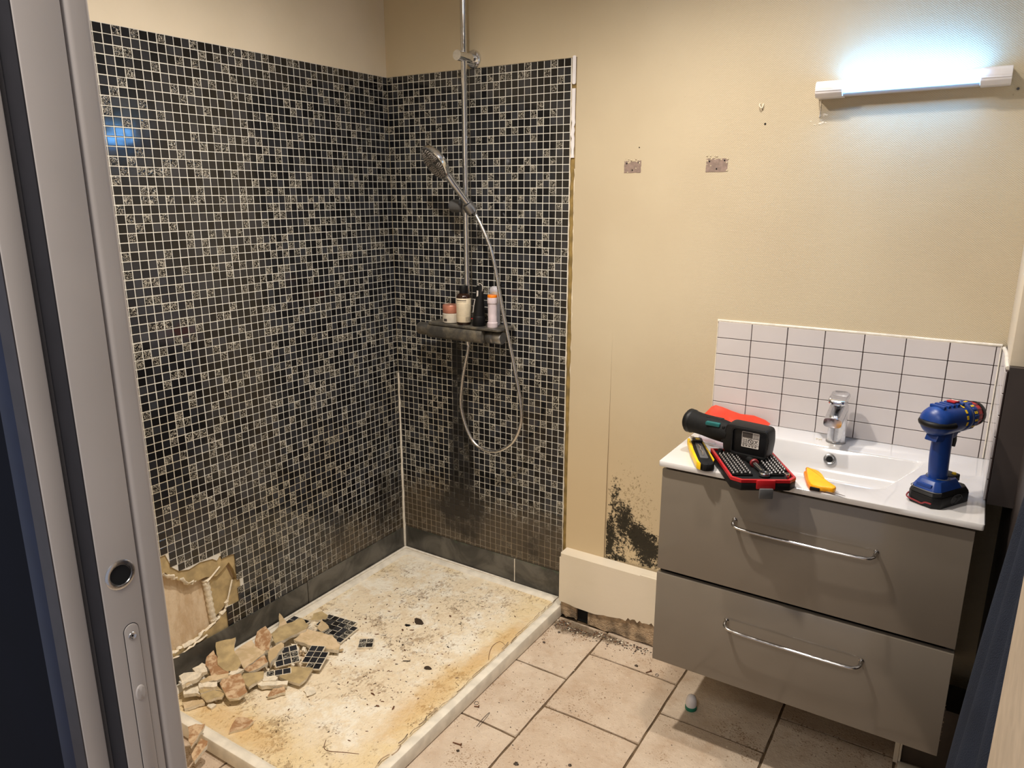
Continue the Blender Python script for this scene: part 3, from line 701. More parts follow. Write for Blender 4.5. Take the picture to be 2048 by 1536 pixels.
shard([(230, 1060), (440, 800), (565, 890), (560, 960), (400, 1110), (290, 1200)], .058, .012, sb, 'orange-brown shard hanging over the front rim beside the door', Z3, (.1, .3), gp)
bm = bmesh.new()
for i in range(150):
    t_ = random.random(); a = on_z(400+t_*230+random.gauss(0, 22), 1370-t_*75+random.gauss(0, 20), .045); s_ = random.uniform(.003, .011)
    if a.x < .012: continue
    t = bmesh.new(); add_prism(t, [(math.cos(k*1.257+random.random()*.8)*s_, math.sin(k*1.257+random.random()*.8)*s_*.7) for k in range(5)], 0, random.uniform(.003, .010), 'z', 0)
    merge(bm, t, random.choice((0, 0, 1, 2)), Matrix.Translation((a.x, a.y, .0365+random.random()*.016)) @ Euler((random.gauss(0, .4), random.gauss(0, .4), random.random()*6)).to_matrix().to_4x4())
tag(link('plaster_rubble', fin(bm, 'plaster_rubble'), [gy, sh, sb]), 'small chips of plaster filling the gaps under the heap of shards', 'rubble', kind='stuff')
def mosaic_piece(px, z, nc, nr, ang, label, skip=(), tilt=(0, 0), th=.007):
    P = on_z(px[0], px[1], z)
    t_ = thing('mosaic_fragment', label, 'mosaic fragment', P, ang, 'broken off mosaic pieces in the heap', rot=(tilt[0], tilt[1], ang))
    cells = [(i, j) for i in range(nc) for j in range(nr) if (i, j) not in skip]
    bm = bmesh.new()
    for i, j in cells:
        a = ((i-nc/2)*TP-.001, (j-nr/2)*TP-.001); add_box(bm, (a[0], a[1], -th), (a[0]+TP+.002, a[1]+TP+.002, -.0012))
    bmesh.ops.remove_doubles(bm, verts=bm.verts[:], dist=.0022)
    link('backing', fin(bm, 'backing'), M['gypsum'], t_)
    for i, j in cells:
        rl = random.random() < .3; bm = bmesh.new(); lay = bm.faces.layers.float.new('tint'); tile_geo(bm, (0, 0, 0), (1, 0, 0), (0, 1, 0), (0, 0, 1), TS, TS, lay, random.random())
        o = link('mosaic_tile', fin(bm, 'mosaic_tile'), M['relief'] if rl else M['tile'], t_); o.location = ((i+.5-nc/2)*TP, (j+.5-nr/2)*TP, 0)
mosaic_piece(Z1(1560, 200), .046, 6, 6, .12, 'largest broken mosaic piece lying flat at the right of the heap', {(0, 0), (1, 0), (0, 1), (5, 5), (5, 0), (0, 2)})
mosaic_piece(Z1(1905, 335), .043, 2, 2, .62, 'four-tile mosaic piece lying alone right of the heap')
mosaic_piece(Z1(1385, 480), .062, 3, 4, .35, 'broken mosaic piece under the pinkish slab, right of the smaller one', {(2, 3), (0, 0)}, (.18, -.08))
mosaic_piece(Z1(1090, 465), .068, 3, 3, .95, 'tilted broken mosaic piece beside the thick white-edged block', {(0, 2)}, (.22, -.05))
mosaic_piece(Z1(1010, 635), .060, 3, 1, .85, 'three-tile mosaic strip at the left edge of the flat olive shard', (), (.12, 0))
mosaic_piece(Z1(1200, 118), .050, 3, 2, .1, 'mosaic strip peeping out behind the large olive shard')

# ================================================================== SHOWER FITTINGS
RX, RY = .3975, -.060
sc = thing('shower_column', 'chrome riser rail with limescaled thermostatic mixer bar on the mosaic wall', 'shower', (RX, RY, 1.02))
r_ = lambda v: rel(sc, v)
tube('riser_rail', [r_((RX, RY, z)) for z in (1.07, 1.5, 2.0, 2.40)], .0105, M['chrome'], sc, 20, 1, 1, True)
br = tube('wall_bracket', [r_((RX, -.100, 1.988)), r_((RX, -.06, 1.988)), r_((RX, -.008, 1.988))], lambda s: .0165, M['chrome'], sc, 24, 1, 4)
lathe('escutcheon', [(.0, .012), (.018, .012), (.026, .010), (.030, .004), (.030, 0)], M['chrome'], br, r_((RX, -.0012, 1.988)), (0, -1, 0), 32)
sl = lathe('slider_holder', [(0, -.026), (.017, -.024), (.019, -.018), (.019, .018), (.017, .024), (0, .026)], M['dchrome'], sc, r_((RX, RY, 1.500)), (0, 0, 1), 24)
lathe('slider_knob', [(0, .0), (.015, 0), (.022, .006), (.0225, .040), (.018, .048), (0, .049)], M['greyp'], sl, r_((RX-.010, -.066, 1.499)), (-1, -.15, 0), 24)
bm = bmesh.new()
add_tube(bm, [r_((RX+.008, -.068, 1.497)), r_((RX+.022, -.082, 1.494)), r_((RX+.033, -.092, 1.492))], .012, 16)
hx, hy, hz = .444, -.101, 1.492
add_lathe(bm, [(.0145, -.016), (.0200, -.016), (.0215, .0), (.0205, .016), (.0150, .016), (.0145, -.016)], r_((hx, hy, hz)), (.42, .42, -.80), 24)
link('holder_clasp', fin(bm, 'holder_clasp'), M['dchrome'], sl, 50)
# mixer: rounded bar with flat shelf plate and two knobs
bm = bmesh.new(); add_prism(bm, [(a, b) for a, b in [(-.119, 1.040), (-.117, 1.028), (-.110, 1.021), (-.045, 1.021), (-.030, 1.030), (-.030, 1.0704), (-.108, 1.0704), (-.115, 1.066), (-.119, 1.055)]], .250, .496, 'x', .003)
for v in bm.verts: v.co -= Vector(sc.location)
link('mixer_body', fin(bm, 'mixer_body'), M['mixer'], sc, 35)
bm = bmesh.new(); add_prism(bm, rrect(.411, -.062, .325, .108, .018), 1.0705, 1.0785, 'z', .0015)
for v in bm.verts: v.co -= Vector(sc.location)
link('shelf_plate', fin(bm, 'shelf_plate'), M['mixer'], sc, 35)
lathe('flow_knob', [(0, 0), (.021, 0), (.0235, .004), (.0235, .026), (.020, .030), (.020, .034), (.0235, .037), (.0235, .062), (.021, .066), (0, .067)], M['dchrome'], sc, r_((.4975, -.078, 1.043)), (1, 0, 0), 28)
lathe('temperature_knob', [(0, 0), (.021, 0), (.0235, .004), (.0235, .060), (.021, .064), (0, .065)], M['mixer'], sc, r_((.2485, -.078, 1.045)), (-1, 0, 0), 28)
for x in (.30, .45): lathe('wall_union', [(.028, 0), (.028, .005), (.018, .010), (.015, .030)], M['dchrome'], sc, r_((x, -.0005, 1.045)), (0, -1, 0), 24)
lathe('hose_outlet', [(.010, 0), (.010, .012), (.0085, .020), (0, .020)], M['chrome'], sc, r_((.409, -.075, 1.0215)), (0, 0, -1), 18)
# hand shower with hose
H = Vector((.357, -.170, 1.648)); h_ = Vector((.425, .425, -.80)).normalized(); c_ = (CAM-H).normalized()
cp = (c_-h_*c_.dot(h_)).normalized(); k_ = h_.cross(cp).normalized()
nn = (cp*.40+k_*.92).normalized()
hs = thing('hand_shower', 'round chrome hand shower with silver hose hanging from the rail', 'hand shower', (.445, -.10, 1.49))
r2 = lambda v: tuple(Vector(v)-Vector(hs.location))
hd = lathe('shower_head', [(0, -.014), (.030, -.014), (.052, -.009), (.0610, -.002), (.0635, .004), (.0635, .014), (.061, .0165), (.058, .0165)], M['chrome'], hs, r2(H), nn, 48)
fp = lathe('spray_face', [(0, .0165), (.0585, .0165), (.0585, .012)], M['greyp'], hd, r2(H), nn, 48)
fa, fb, _ = frame_from(nn); bm = bmesh.new()
for i in range(190):
    a = i*2.39996; rr = .0545*math.sqrt((i+.5)/190)
    if abs((fa*math.cos(a)+fb*math.sin(a)).dot(h_)*rr) < .004 or abs((fa*math.cos(a)+fb*math.sin(a)).dot(nn.cross(h_))*rr) < .004: continue
    add_lathe(bm, [(.0016, 0), (.0012, .002), (0, .002)], r2(H+nn*.0163+(fa*math.cos(a)+fb*math.sin(a))*rr), nn, 6)
link('nozzles', fin(bm, 'nozzles'), M['sticker'], hd, 60)['kind'] = 'stuff'
bm = bmesh.new(); cr = nn.cross(h_).normalized()
for d_ in ((h_+cr).normalized(), (h_-cr).normalized()):
    add_tube(bm, [r2(H+nn*.0168-d_*.034), r2(H+nn*.0172), r2(H+nn*.0168+d_*.034)], .0022, 6)
link('spray_cross', fin(bm, 'spray_cross'), M['dchrome'], hd, 60)
st = H+h_*.058-nn*.002
hp = [st, H+h_*.085, H+h_*.13, H+h_*.175, H+h_*.205]
tube('handle', [r2(p) for p in hp], lambda s: .0168-.0045*s if s < .85 else .010, M['chrome'], hs, 20, .85)
e = H+h_*.203
hose = [e, Vector((.478, -.085, 1.435)), Vector((.522, -.08, 1.334)), Vector((.563, -.078, 1.1445)), Vector((.6155, -.08, .934)), Vector((.6433, -.08, .79)), Vector((.633, -.08, .7135)), Vector((.5945, -.08, .650)), Vector((.517, -.08, .609)), Vector((.430, -.08, .632)), Vector((.378, -.08, .748)), Vector((.384, -.08, .866)), Vector((.409, -.076, .9835)), Vector((.409, -.075, 1.004))]
hb = [r2(p) for p in smooth_path(hose, 26)]
tube('hose', hb, lambda s: .0066, M['steel'], hs, 12, 1, 1, True)

# --- bottles on the shelf
SZ = 1.0788
jr = thing('cosmetic_jar', 'squat ivory jar with rose copper lid on the shower shelf', 'jar', (.332, -.072, SZ))
lathe('jar_body', [(0, 0), (.029, 0), (.0325, .003), (.0325, .034), (.030, .036), (0, .036)], M['jarwhite'], jr, n=32)
lathe('lid', [(0, .0372), (.0305, .0372), (.0315, .039), (.0315, .0635), (.030, .066), (0, .067)], M['copper'], jr, n=32)
bm = bmesh.new()
for i in range(13): a = 1.25+i*.035-PI; x = math.cos(a)*.0327; y = math.sin(a)*.0327; add_box(bm, (x-.0005, y-.0003, .008), (x+.0003+.0005*(i % 3), y+.0003, .017))
link('barcode', fin(bm, 'barcode'), M['ink'], jr)
ab = thing('amber_bottle', 'dark amber bottle with beige label and black cap, second on the shelf', 'bottle', (.395, -.080, SZ))
lathe('glass_body', [(0, 0), (.024, 0), (.0265, .003), (.0265, .098), (.024, .107), (.014, .114), (.0125, .120), (0, .120)], M['amberglass'], ab, n=32)
lathe('cap', [(0, .1135), (.0150, .1135), (.0152, .117), (.0152, .138), (.0140, .141), (0, .142)], M['black'], ab, n=28)
bl = lathe('paper_label', [(.0268, .010), (.0269, .0102), (.0269, .0965), (.0268, .0967)], M['beigelabel'], ab, n=32)
bm = bmesh.new()
def arc_text(bm, R, z, a0, a1, h, words):
    a = a0
    while a < a1:
        w__ = random.uniform(.03, .11) if words else (a1-a0)
        n = max(2, int(w__/.03)+1)
        for i in range(n):
            b = a+w__*i/n; c2 = a+w__*(i+.8)/n
            vs4 = [bm.verts.new((math.cos(q)*R, math.sin(q)*R, zz)) for q, zz in ((b, z), (c2, z), (c2, z+h), (b, z+h))]; bm.faces.new(vs4)
        a += w__+.04
av = math.atan2(CAM.y+.08, CAM.x-.395)
arc_text(bm, .0272, .088, av-1.1, av+.35, .0034, False); arc_text(bm, .0272, .083, av-1.1, av+.35, .0014, True)
for k in range(9): arc_text(bm, .0272, .074-k*.005, av-1.1, av+random.uniform(.3, .9), .0006, True)
for k in range(7): arc_text(bm, .0272, .028-k*.0026, av+.25, av+.85, .0015, True)
link('label_print', fin(bm, 'label_print'), M['ink'], bl)
bt = thing('black_tube', 'black tapering cosmetic tube standing on its cap, third on the shelf', 'tube', (.460, -.078, SZ))
lathe('cap', [(0, 0), (.022, 0), (.0240, .003), (.0240, .034), (.0225, .037), (0, .037)], M['black'], bt, n=28)
bm = bmesh.new(); rings = []
for i in range(9):
    t_ = i/8; z = .037+t_*.108; wx_ = .0225*(1-t_)+.0135*t_; wy_ = .0215*(1-t_)**.7+.0012
    rings.append([bm.verts.new((math.cos(2*PI*q/20)*wx_+.006*t_, math.sin(2*PI*q/20)*wy_, z)) for q in range(20)])
for A, B in zip(rings, rings[1:]):
    for q in range(20): bm.faces.new([A[q], A[(q+1) % 20], B[(q+1) % 20], B[q]])
bm.faces.new(rings[-1]); bm.faces.new(rings[0][::-1])
tb = link('tube_body', fin(bm, 'tube_body'), M['black'], bt, 60)
box('silver_print', (-.0075, -.0112, .104), (-.001, -.0100, .128), M['sticker'], tb, 0).rotation_euler = (0, .06, 0)
tube('print_line', [(-.012, -.0185, .05), (-.0095, -.0165, .075), (-.006, -.0135, .098)], .0012, M['sticker'], tb, 5)
box('print_line', (-.016, -.0250, .027), (-.009, -.0243, .030), M['red'], tb)
tube('hanging_loop', [(.000, 0, .145), (.002, 0, .153), (.014, 0, .149), (.019, -.002, .138), (.0175, -.003, .125)], .0010, M['sticker'], bt, 5)
wt = thing('white_tube', 'slim pale lilac tube with orange cap, rightmost on the shelf', 'tube', (.5165, -.074, SZ))
lathe('tube_body', [(0, 0), (.0185, 0), (.0190, .002), (.0190, .016), (.0165, .018), (.0160, .020), (.0160, .083), (.0178, .085), (.0182, .088), (.0182, .104), (.0175, .106), (0, .106)], M['lilac'], wt, n=28)
lathe('cap', [(0, .1062), (.0172, .1062), (.0176, .108), (.0176, .113), (.0165, .115), (0, .115)], M['orange'], wt, n=28)
ct = thing('clear_pot', 'clear round plastic pot with yellow inside, behind the slim pale tube', 'pot', (.500, -.034, SZ))
lathe('pot_wall', [(0, 0), (.017, 0), (.0185, .003), (.0185, .118), (.0200, .122), (.0185, .132), (.010, .140), (0, .141)], M['clear'], ct, n=24)
lathe('yellow_insert', [(0, .08), (.011, .08), (.011, .117), (.004, .122), (0, .122)], M['yellow'], ct, n=16)

# ================================================================== WHITE SPLASHBACK
TW, THH = .103, .0507; SX, STZ = 1.307, 1.1625
bm = bmesh.new(); add_box(bm, (SX, -.0055, .8600), (2.0405, -.0031, STZ)); add_box(bm, (2.0425, -.325, .8600), (2.0478, -.004, STZ))
link('splash_grout', fin(bm, 'splash_grout'), M['dgrout'], wb)
bm = bmesh.new(); add_box(bm, (-TW/2+.0011, -.0045, -THH/2+.0010), (TW/2-.0011, 0, THH/2-.0010), .0008, 1); me1 = fin(bm, 'splash_tile'); me1.materials.append(M['wtile'])
bm = bmesh.new(); add_box(bm, (0, -.0045, -THH/2+.0010), (.0115, 0, THH/2-.0010), .0006, 1); me2 = fin(bm, 'splash_tile'); me2.materials.append(M['wtile'])
bm = bmesh.new(); add_box(bm, (0, -.0520, -THH/2+.0010), (.0045, .0520, THH/2-.0010), .0008, 1); me3 = fin(bm, 'splash_tile'); me3.materials.append(M['wtile'])
for r in range(6):
    z = STZ-(r+.5)*THH
    for c_ in range(7):
        o = bpy.data.objects.new('splash_tile', me1); C.objects.link(o); o.location = (SX+(c_+.5)*TW+random.uniform(-.0002, .0002), -.0045, z); o.parent = wb
    o = bpy.data.objects.new('splash_tile', me2); C.objects.link(o); o.location = (SX+7*TW+.0008, -.0045, z); o.parent = wb
    for k in range(3):
        o = bpy.data.objects.new('splash_tile', me3); C.objects.link(o); o.location = (2.0410, -.0625-.1062*k, z); o.parent = wb
bm = bmesh.new()
add_tube(bm, [(SX-.002, -.006, STZ+.002), (1.6, -.0065, STZ+.003), (1.9, -.006, STZ+.002), (2.04, -.008, STZ+.003)], .0042, 6)
add_tube(bm, [(2.0385, -.009, .862), (2.0385, -.009, 1.0), (2.0385, -.009, STZ)], .0022, 6)
add_tube(bm, [(SX-.001, -.004, .862), (SX-.0015, -.004, 1.0), (SX-.001, -.004, STZ)], .0016, 6)
link('splash_sealant', fin(bm, 'splash_sealant'), M['silicone'], wb, 60)
# wall patches where adhesive plates were scraped off
def patch(x0, z0, x1, z1, nm):
    o_ = jag(x0, z0, x1, z0, 6, .001)+jag(x1, z0, x1, z1, 5, .0015)[1:]+jag(x1, z1, x0, z1, 6, .0012)[1:]+jag(x0, z1, x0, z0, 5, .0015)[1:-1]
    o_ = [(a+random.uniform(-.001, .001), b) for a, b in o_]
    pt = prism(nm, o_, -.0040, -.0030, M['patch'], wb, 'y')
    return pt
M['patch'] = simple('grey_adhesive_residue', c8(140, 120, 108), .7, var=.1, sc=90, bump=.0006)
for x0, z0, x1, z1 in ((.973, 1.605, 1.029, 1.640), (1.236, 1.604, 1.300, 1.641)):
    pt = patch(x0, z0, x1, z1, 'scraped_patch')
    bm = bmesh.new()
    for i in range(26):
        a = x0+random.random()*(x1-x0); b = z1+random.uniform(-.004, .009) if random.random() < .6 else random.uniform(z0, z1)
        if .3 < (a-x0)/(x1-x0) < .7 and b < z1-.004 and random.random() < .7: continue
        t = bmesh.new(); bmesh.ops.create_icosphere(t, subdivisions=1, radius=random.uniform(.0012, .003)); merge(bm, t, 0, Matrix.Translation((a, -.0042, b)) @ Matrix.Diagonal((1.3, .25, 1, 1)))
    link('torn_wallpaper_flecks', fin(bm, 'torn_wallpaper_flecks'), M['cream'], pt)
    for a, b in ((.15, .8), (.85, .85), (.5, .22)):
        lathe('screw_hole', [(0, 0), (.0022, 0), (.0022, .0004)], M['hole'], pt, (x0+a*(x1-x0), -.0046, z0+b*(z1-z0)), (0, -1, 0), 10)
lathe('screw_hole', [(0, 0), (.0028, 0), (.0028, .0006)], M['hole'], wb, (1.398, -.0034, 1.7315), (0, -1, 0), 12)
lathe('screw_hole', [(0, 0), (.0018, 0), (.0018, .0006)], M['hole'], wb, (.9912+.03, -.0034, 1.680), (0, -1, 0), 12)
lathe('wall_plug', [(0, .006), (.0025, .006), (.0032, .003), (.0032, 0)], M['greyp'], wb, (1.984, -.003, 1.784), (0, -1, 0), 12)
tube('hook_remnant', [(1.380, -.004, 1.786), (1.380, -.010, 1.782), (1.384, -.011, 1.774), (1.388, -.008, 1.776), (1.389, -.004, 1.786)], .0018, M['gypsum'], wb, 6)
bm = bmesh.new()
for i in range(14):
    t = bmesh.new(); bmesh.ops.create_icosphere(t, subdivisions=1, radius=random.uniform(.001, .003)); merge(bm, t, 0, Matrix.Translation((1.537+random.gauss(.006, .012), -.0035, 1.735+random.gauss(0, .012))) @ Matrix.Diagonal((2, .3, 1, 1)))
add_tube(bm, [(1.541, -.004, 1.786), (1.5415, -.004, 1.76), (1.541, -.004, 1.742)], .0016, 5)
link('paint_blobs', fin(bm, 'paint_blobs'), M['gypsum'], wb, 60)

# ================================================================== WALL LAMP
wlp = thing('wall_lamp', 'white tube lamp glowing cold white high above the washbasin', 'lamp', (1.751, -.003, 1.808))
rr_ = lambda v: rel(wlp, v)
def tilt_z(x): return (x-1.751)*.012
bm = bmesh.new(); add_prism(bm, [(0, -.016), (-.030, -.016), (-.034, -.010), (-.034, .012), (-.028, .016), (0, .016)], -.150, .155, 'x', .001)
for v in bm.verts: v.co.z += tilt_z(v.co.x+1.751)
link('base_channel', fin(bm, 'base_channel'), M['white'], wlp, 35)
tb = tube('glowing_tube', [(-.152, -.052, .006), (0, -.052, .0075), (.154, -.052, .009)], .0112, M['tube'], wlp, 20)
bm = bmesh.new(); add_prism(bm, [(-.028, -.016), (-.036, -.0165), (-.043, -.012), (-.044, -.006), (-.030, -.005)], -.151, .155, 'x', .0006)
for v in bm.verts: v.co.z += tilt_z(v.co.x+1.751)
link('lower_diffuser', fin(bm, 'lower_diffuser'), M['diffuser'], wlp, 35)
for a, b in ((-.217, -.150), (.154, .217)):
    bm = bmesh.new(); add_prism(bm, [(0, -.019), (-.046, -.019), (-.058, -.010), (-.060, .002), (-.058, .016), (-.050, .0215), (0, .0215)], a, b, 'x', .0022)
    for v in bm.verts: v.co.z += tilt_z(v.co.x+1.751)
    cap_ = link('end_cap', fin(bm, 'end_cap'), M['white'], wlp, 35)
    box('cap_ridge', (a+.001, -.0605, -.004+tilt_z(a+1.751)), (b-.001, -.0575, -.001+tilt_z(a+1.751)), M['white'], cap_, .0008)

# ================================================================== VANITY
va = thing('vanity_cabinet', 'glossy grey two-drawer cabinet hanging under the washbasin', 'cabinet', (1.6775, -.24, .25))
q = lambda a, b: (rel(va, a), rel(va, b))
for a_, b_ in (((1.325, -.4505, .262), (1.341, -.012, .8425)), ((2.014, -.4505, .262), (2.030, -.012, .8425))): box('side_panel', *q(a_, b_), M['carcass'], va, .001)
box('bottom_panel', *q((1.3412, -.4505, .262), (2.0138, -.012, .278)), M['carcass'], va)
box('back_rail', *q((1.3412, -.028, .60), (2.0138, -.012, .72)), M['carcass'], va)
for z0, z1, zb_ in ((.5435, .834, .7315), (.258, .5310, .4435)):
    dr = box('drawer', *q((1.3222, -.470, z0), (2.0325, -.4520, z1)), M['lacquer'], va, .0016)
    zc = zb_; P = []
    for x, y, z in ((1.5215, -.4705, zc+.004), (1.5215, -.484, zc+.003), (1.526, -.496, zc), (1.545, -.503, zc-.003), (1.62, -.505, zc-.004), (1.75, -.505, zc-.004), (1.826, -.503, zc-.003), (1.8445, -.496, zc), (1.849, -.484, zc+.003), (1.849, -.4705, zc+.004)): P.append(rel(va, (x, y, z)))
    hd_ = tube('handle', P, .0046, M['handlechrome'], dr, 14, .75)
    for x in (1.5215, 1.849): lathe('handle_foot', [(.0065, 0), (.0065, .0015), (.005, .003), (0, .003)], M['handlechrome'], hd_, rel(va, (x, -.4702, zc+.004)), (0, -1, 0), 18)
# chips and swelling at the drawer's lower right corner
bm = bmesh.new()
for k in range(9):
    z = .30+.012*k+random.uniform(-.004, .004); t = bmesh.new(); bmesh.ops.create_icosphere(t, subdivisions=1, radius=random.uniform(.0015, .0035)); merge(bm, t, 0, Matrix.Translation(rel(va, (2.0322, -.462, z))))
link('edge_chips', fin(bm, 'edge_chips'), M['woodraw'], va)

# washbasin top with moulded bowl
wbz = .8585
for z0, z1 in ((.30, .48), (.56, .72)): box('drawer_box', *q((1.352, -.4515, z0), (2.003, -.06, z1)), M['carcass'], va)
wa = thing('washbasin', 'white ceramic washbasin top with rectangular bowl', 'washbasin', (1.6815, -.24, .8435))
BX0, BX1, BY0, BY1 = 1.3157, 2.0465, -.4820, -.0065
bowl = [(1.905, -.118), (1.905, -.150), (1.835, -.395), (1.528, -.395), (1.458, -.150), (1.458, -.118)]
def round_poly(P, r, n=5):
    o_ = []
    for i in range(len(P)):
        a, b, c__ = Vector(P[i-1]), Vector(P[i]), Vector(P[(i+1) % len(P)]); d1_, d2_ = (a-b).normalized(), (c__-b).normalized()
        rr = min(r, (a-b).length*.45, (c__-b).length*.45); p0, p2 = b+d1_*rr, b+d2_*rr
        for k in range(n+1): t_ = k/n; o_.append(tuple(p0*(1-t_)**2+b*2*t_*(1-t_)+p2*t_*t_))
    return o_
bo = round_poly(bowl, .05); cx, cy = 1.6815, -.25
def raycast(P, a):
    d = Vector((math.cos(a), math.sin(a))); o0 = Vector((cx, cy)); best = None
    for i in range(len(P)):
        p, s_ = Vector(P[i-1]), Vector(P[i])-Vector(P[i-1]); den = d.x*s_.y-d.y*s_.x
        if abs(den) < 1e-12: continue
        w__ = p-o0; t_ = (w__.x*s_.y-w__.y*s_.x)/den; u_ = (w__.x*d.y-w__.y*d.x)/den
        if t_ > 0 and -1e-6 <= u_ <= 1+1e-6 and (best is None or t_ < best): best = t_
    return o0+d*best
corners = [(BX0, BY0), (BX1, BY0), (BX1, BY1), (BX0, BY1)]
outer = round_poly(corners, .006, 3)
angs = sorted([math.atan2(y-cy, x-cx) for x, y in outer]+[math.atan2(y-cy, x-cx) for x, y in bo]+[i*PI/24-PI for i in range(48)])
A2 = []
for a in angs:
    if not A2 or a-A2[-1] > .004: A2.append(a)
bm = bmesh.new()
def ringp(P, z, k=1.0, ins=0, shift=0.):
    R = []
    for a in A2:
        p = raycast(P, a); d = p-Vector((cx, cy)); L_ = d.length; d = d/L_; p = Vector((cx, cy))+d*(L_*k-ins)
        R.append(bm.verts.new((p.x-wa.location.x, p.y+shift-wa.location.y, z-wa.location.z)))
    return R
rings = [ringp(outer, .8437, 1, .001), ringp(outer, .8450), ringp(outer, wbz-.0015), ringp(outer, wbz, 1, .0018), ringp(bo, wbz, 1.0, -.004), ringp(bo, wbz-.0012, 1.), ringp(bo, wbz-.006, 1., .004), ringp(bo, wbz-.05, .93, .004), ringp(bo, wbz-.082, .84, .004), ringp(bo, wbz-.093, .70), ringp(bo, wbz-.097, .35), ringp(bo, wbz-.099, .08)]
for A, B in zip(rings, rings[1:]):
    for i in range(len(A)):
        j = (i+1) % len(A); f = bm.faces.new([A[i], A[j], B[j], B[i]]); f.smooth = True
bm.faces.new(rings[-1]); under = ringp(outer, .8437, .93)
for i in range(len(under)): bm.faces.new([under[i], under[(i+1) % len(under)], rings[0][(i+1) % len(under)], rings[0][i]])
link('basin_slab', fin(bm, 'basin_slab'), M['ceramic'], wa, 40)
ov = lathe('overflow_ring', [(.0085, -.002), (.0090, .001), (.0125, .003), (.0150, .002), (.0160, -.001), (.0160, -.003)], M['dchrome'], wa, rel(wa, (1.6815, -.1330, .8255)), (0, -1, .30), 28)
lathe('overflow_hole', [(0, .0005), (.0098, .0005), (.0098, -.002)], M['hole'], ov, rel(wa, (1.6815, -.1330, .8255)), (0, -1, .30), 20)
lathe('drain_ring', [(0, .001), (.016, .001), (.017, .003), (.027, .003), (.030, 0)], M['chrome'], wa, rel(wa, (1.6815, -.25, .7602)), (0, 0, 1), 28)
# faucet
fa_ = thing('faucet', 'limescaled chrome basin mixer tap with flat lever', 'faucet', (1.6835, -.068, wbz))
lathe('base_ring', [(0, 0), (.0265, 0), (.0265, .003), (.0245, .0045), (0, .0045)], M['dchrome'], fa_, n=32)
bm = bmesh.new()
add_lathe(bm, [(.0225, .004), (.0222, .05), (.0218, .098), (.0205, .104), (0, .104)], (0, 0, 0), (0, 0, 1), 32, 0, 1.0, 1.08)
sp = []
for t_ in range(9):
    s_ = t_/8; y = -.004-.098*s_; z = .104-.022*s_; w__ = .0235-.0005*s_; h__ = .0175-.0045*s_
    sp.append([bm.verts.new((math.copysign(abs(math.cos(a))**.6, math.cos(a))*w__, y, z+math.copysign(abs(math.sin(a))**.6, math.sin(a))*h__)) for a in [2*PI*k/24 for k in range(24)]])
for A, B in zip(sp, sp[1:]):
    for k in range(24): bm.faces.new([A[k], A[(k+1) % 24], B[(k+1) % 24], B[k]])
bm.faces.new(sp[-1]); bm.faces.new(sp[0][::-1])
bd = link('tap_body', fin(bm, 'tap_body'), M['chrome'], fa_, 50)
lathe('aerator', [(.0115, 0), (.0115, .006), (.009, .007), (0, .006)], M['dchrome'], bd, (0, -.088, .073), (0, 0, -1), 20)
bm = bmesh.new(); add_prism(bm, rrect(0, -.026, .048, .078, .015), 0, .014, 'z', .004)
for v in bm.verts: v.co = Vector((v.co.x*(1-.0*v.co.y), v.co.y, v.co.z+.129+(v.co.y+.03)*.10-max(0, -v.co.y-.045)*.25))
lv = link('lever', fin(bm, 'lever'), M['chrome'], fa_, 35)
lathe('lever_neck', [(.0200, .100), (.0200, .132), (.012, .134)], M['dchrome'], fa_, (0, -.001, 0), (0, 0, 1), 24)
# little leftover drops of sealant beside the tap
bm = bmesh.new()
for i in range(10):
    t = bmesh.new(); bmesh.ops.create_icosphere(t, subdivisions=1, radius=random.uniform(.0008, .0020)); merge(bm, t, 0, Matrix.Translation((1.645+random.gauss(0, .006), -.073+random.gauss(0, .005), wbz+.0012)))
tag(link('plaster_crumbs', fin(bm, 'plaster_crumbs'), M['gypsum'], None, 60), 'tiny pale crumbs on the basin just left of the tap', 'crumbs', kind='stuff')

# ================================================================== CORDLESS DRILL
dr = thing('cordless_drill', 'blue and black cordless drill with red ring standing on its battery', 'drill', (1.950, -.388, wbz), -.535)
ba = None
def oct_(w__, l, c__): return [(-w__+c__, -l), (w__-c__, -l), (w__, -l+c__), (w__, l-c__), (w__-c__, l), (-w__+c__, l), (-w__, l-c__), (-w__, -l+c__)]
def shiftp(P, dx, dy): return [(a+dx, b+dy) for a, b in P]
ba = prism('battery', shiftp(oct_(.039, .064, .014), 0, .006), .0, .026, M['black'], dr, 'z', .003, 1.0)
prism('battery_shoulder', shiftp(oct_(.0385, .0635, .014), 0, .006), .0265, .037, M['black'], ba, 'z', .0015, .88)
for pts in ([(-.0396, -.035, .016), (-.0396, -.048, .011), (-.0300, -.0590, .009), (-.010, -.0590, .007), (.004, -.0590, .006), (.012, -.0590, .011), (.026, -.0588, .012)], ):
    tube('red_stripe', pts, .0019, M['dred'], ba, 6, 1, 4)
bm = bmesh.new()     # pale emblem printed on the battery's right flank
for k in range(3):
    add_tube(bm, [(.0392, .012+math.cos(a)*(.020-.005*k), .0145+math.sin(a)*(.0115-.003*k)) for a in [i*.5+k for i in range(9)]], .0005, 4, 0, 1, 3)
for k in range(6): add_tube(bm, [(.0393, -.002+.005*k, .008+.002*(k % 3)), (.0393, .004+.005*k, .019)], .0004, 4)
link('flank_emblem', fin(bm, 'flank_emblem'), M['greyp'], ba, 60)
ft = prism('foot_housing', shiftp(oct_(.0345, .050, .012), 0, -.004), .0372, .058, M['bluep'], dr, 'z', .002, .72)
box('foot_step', (-.020, -.051, .040), (.016, -.044, .050), M['bluep'], ft, .0015)
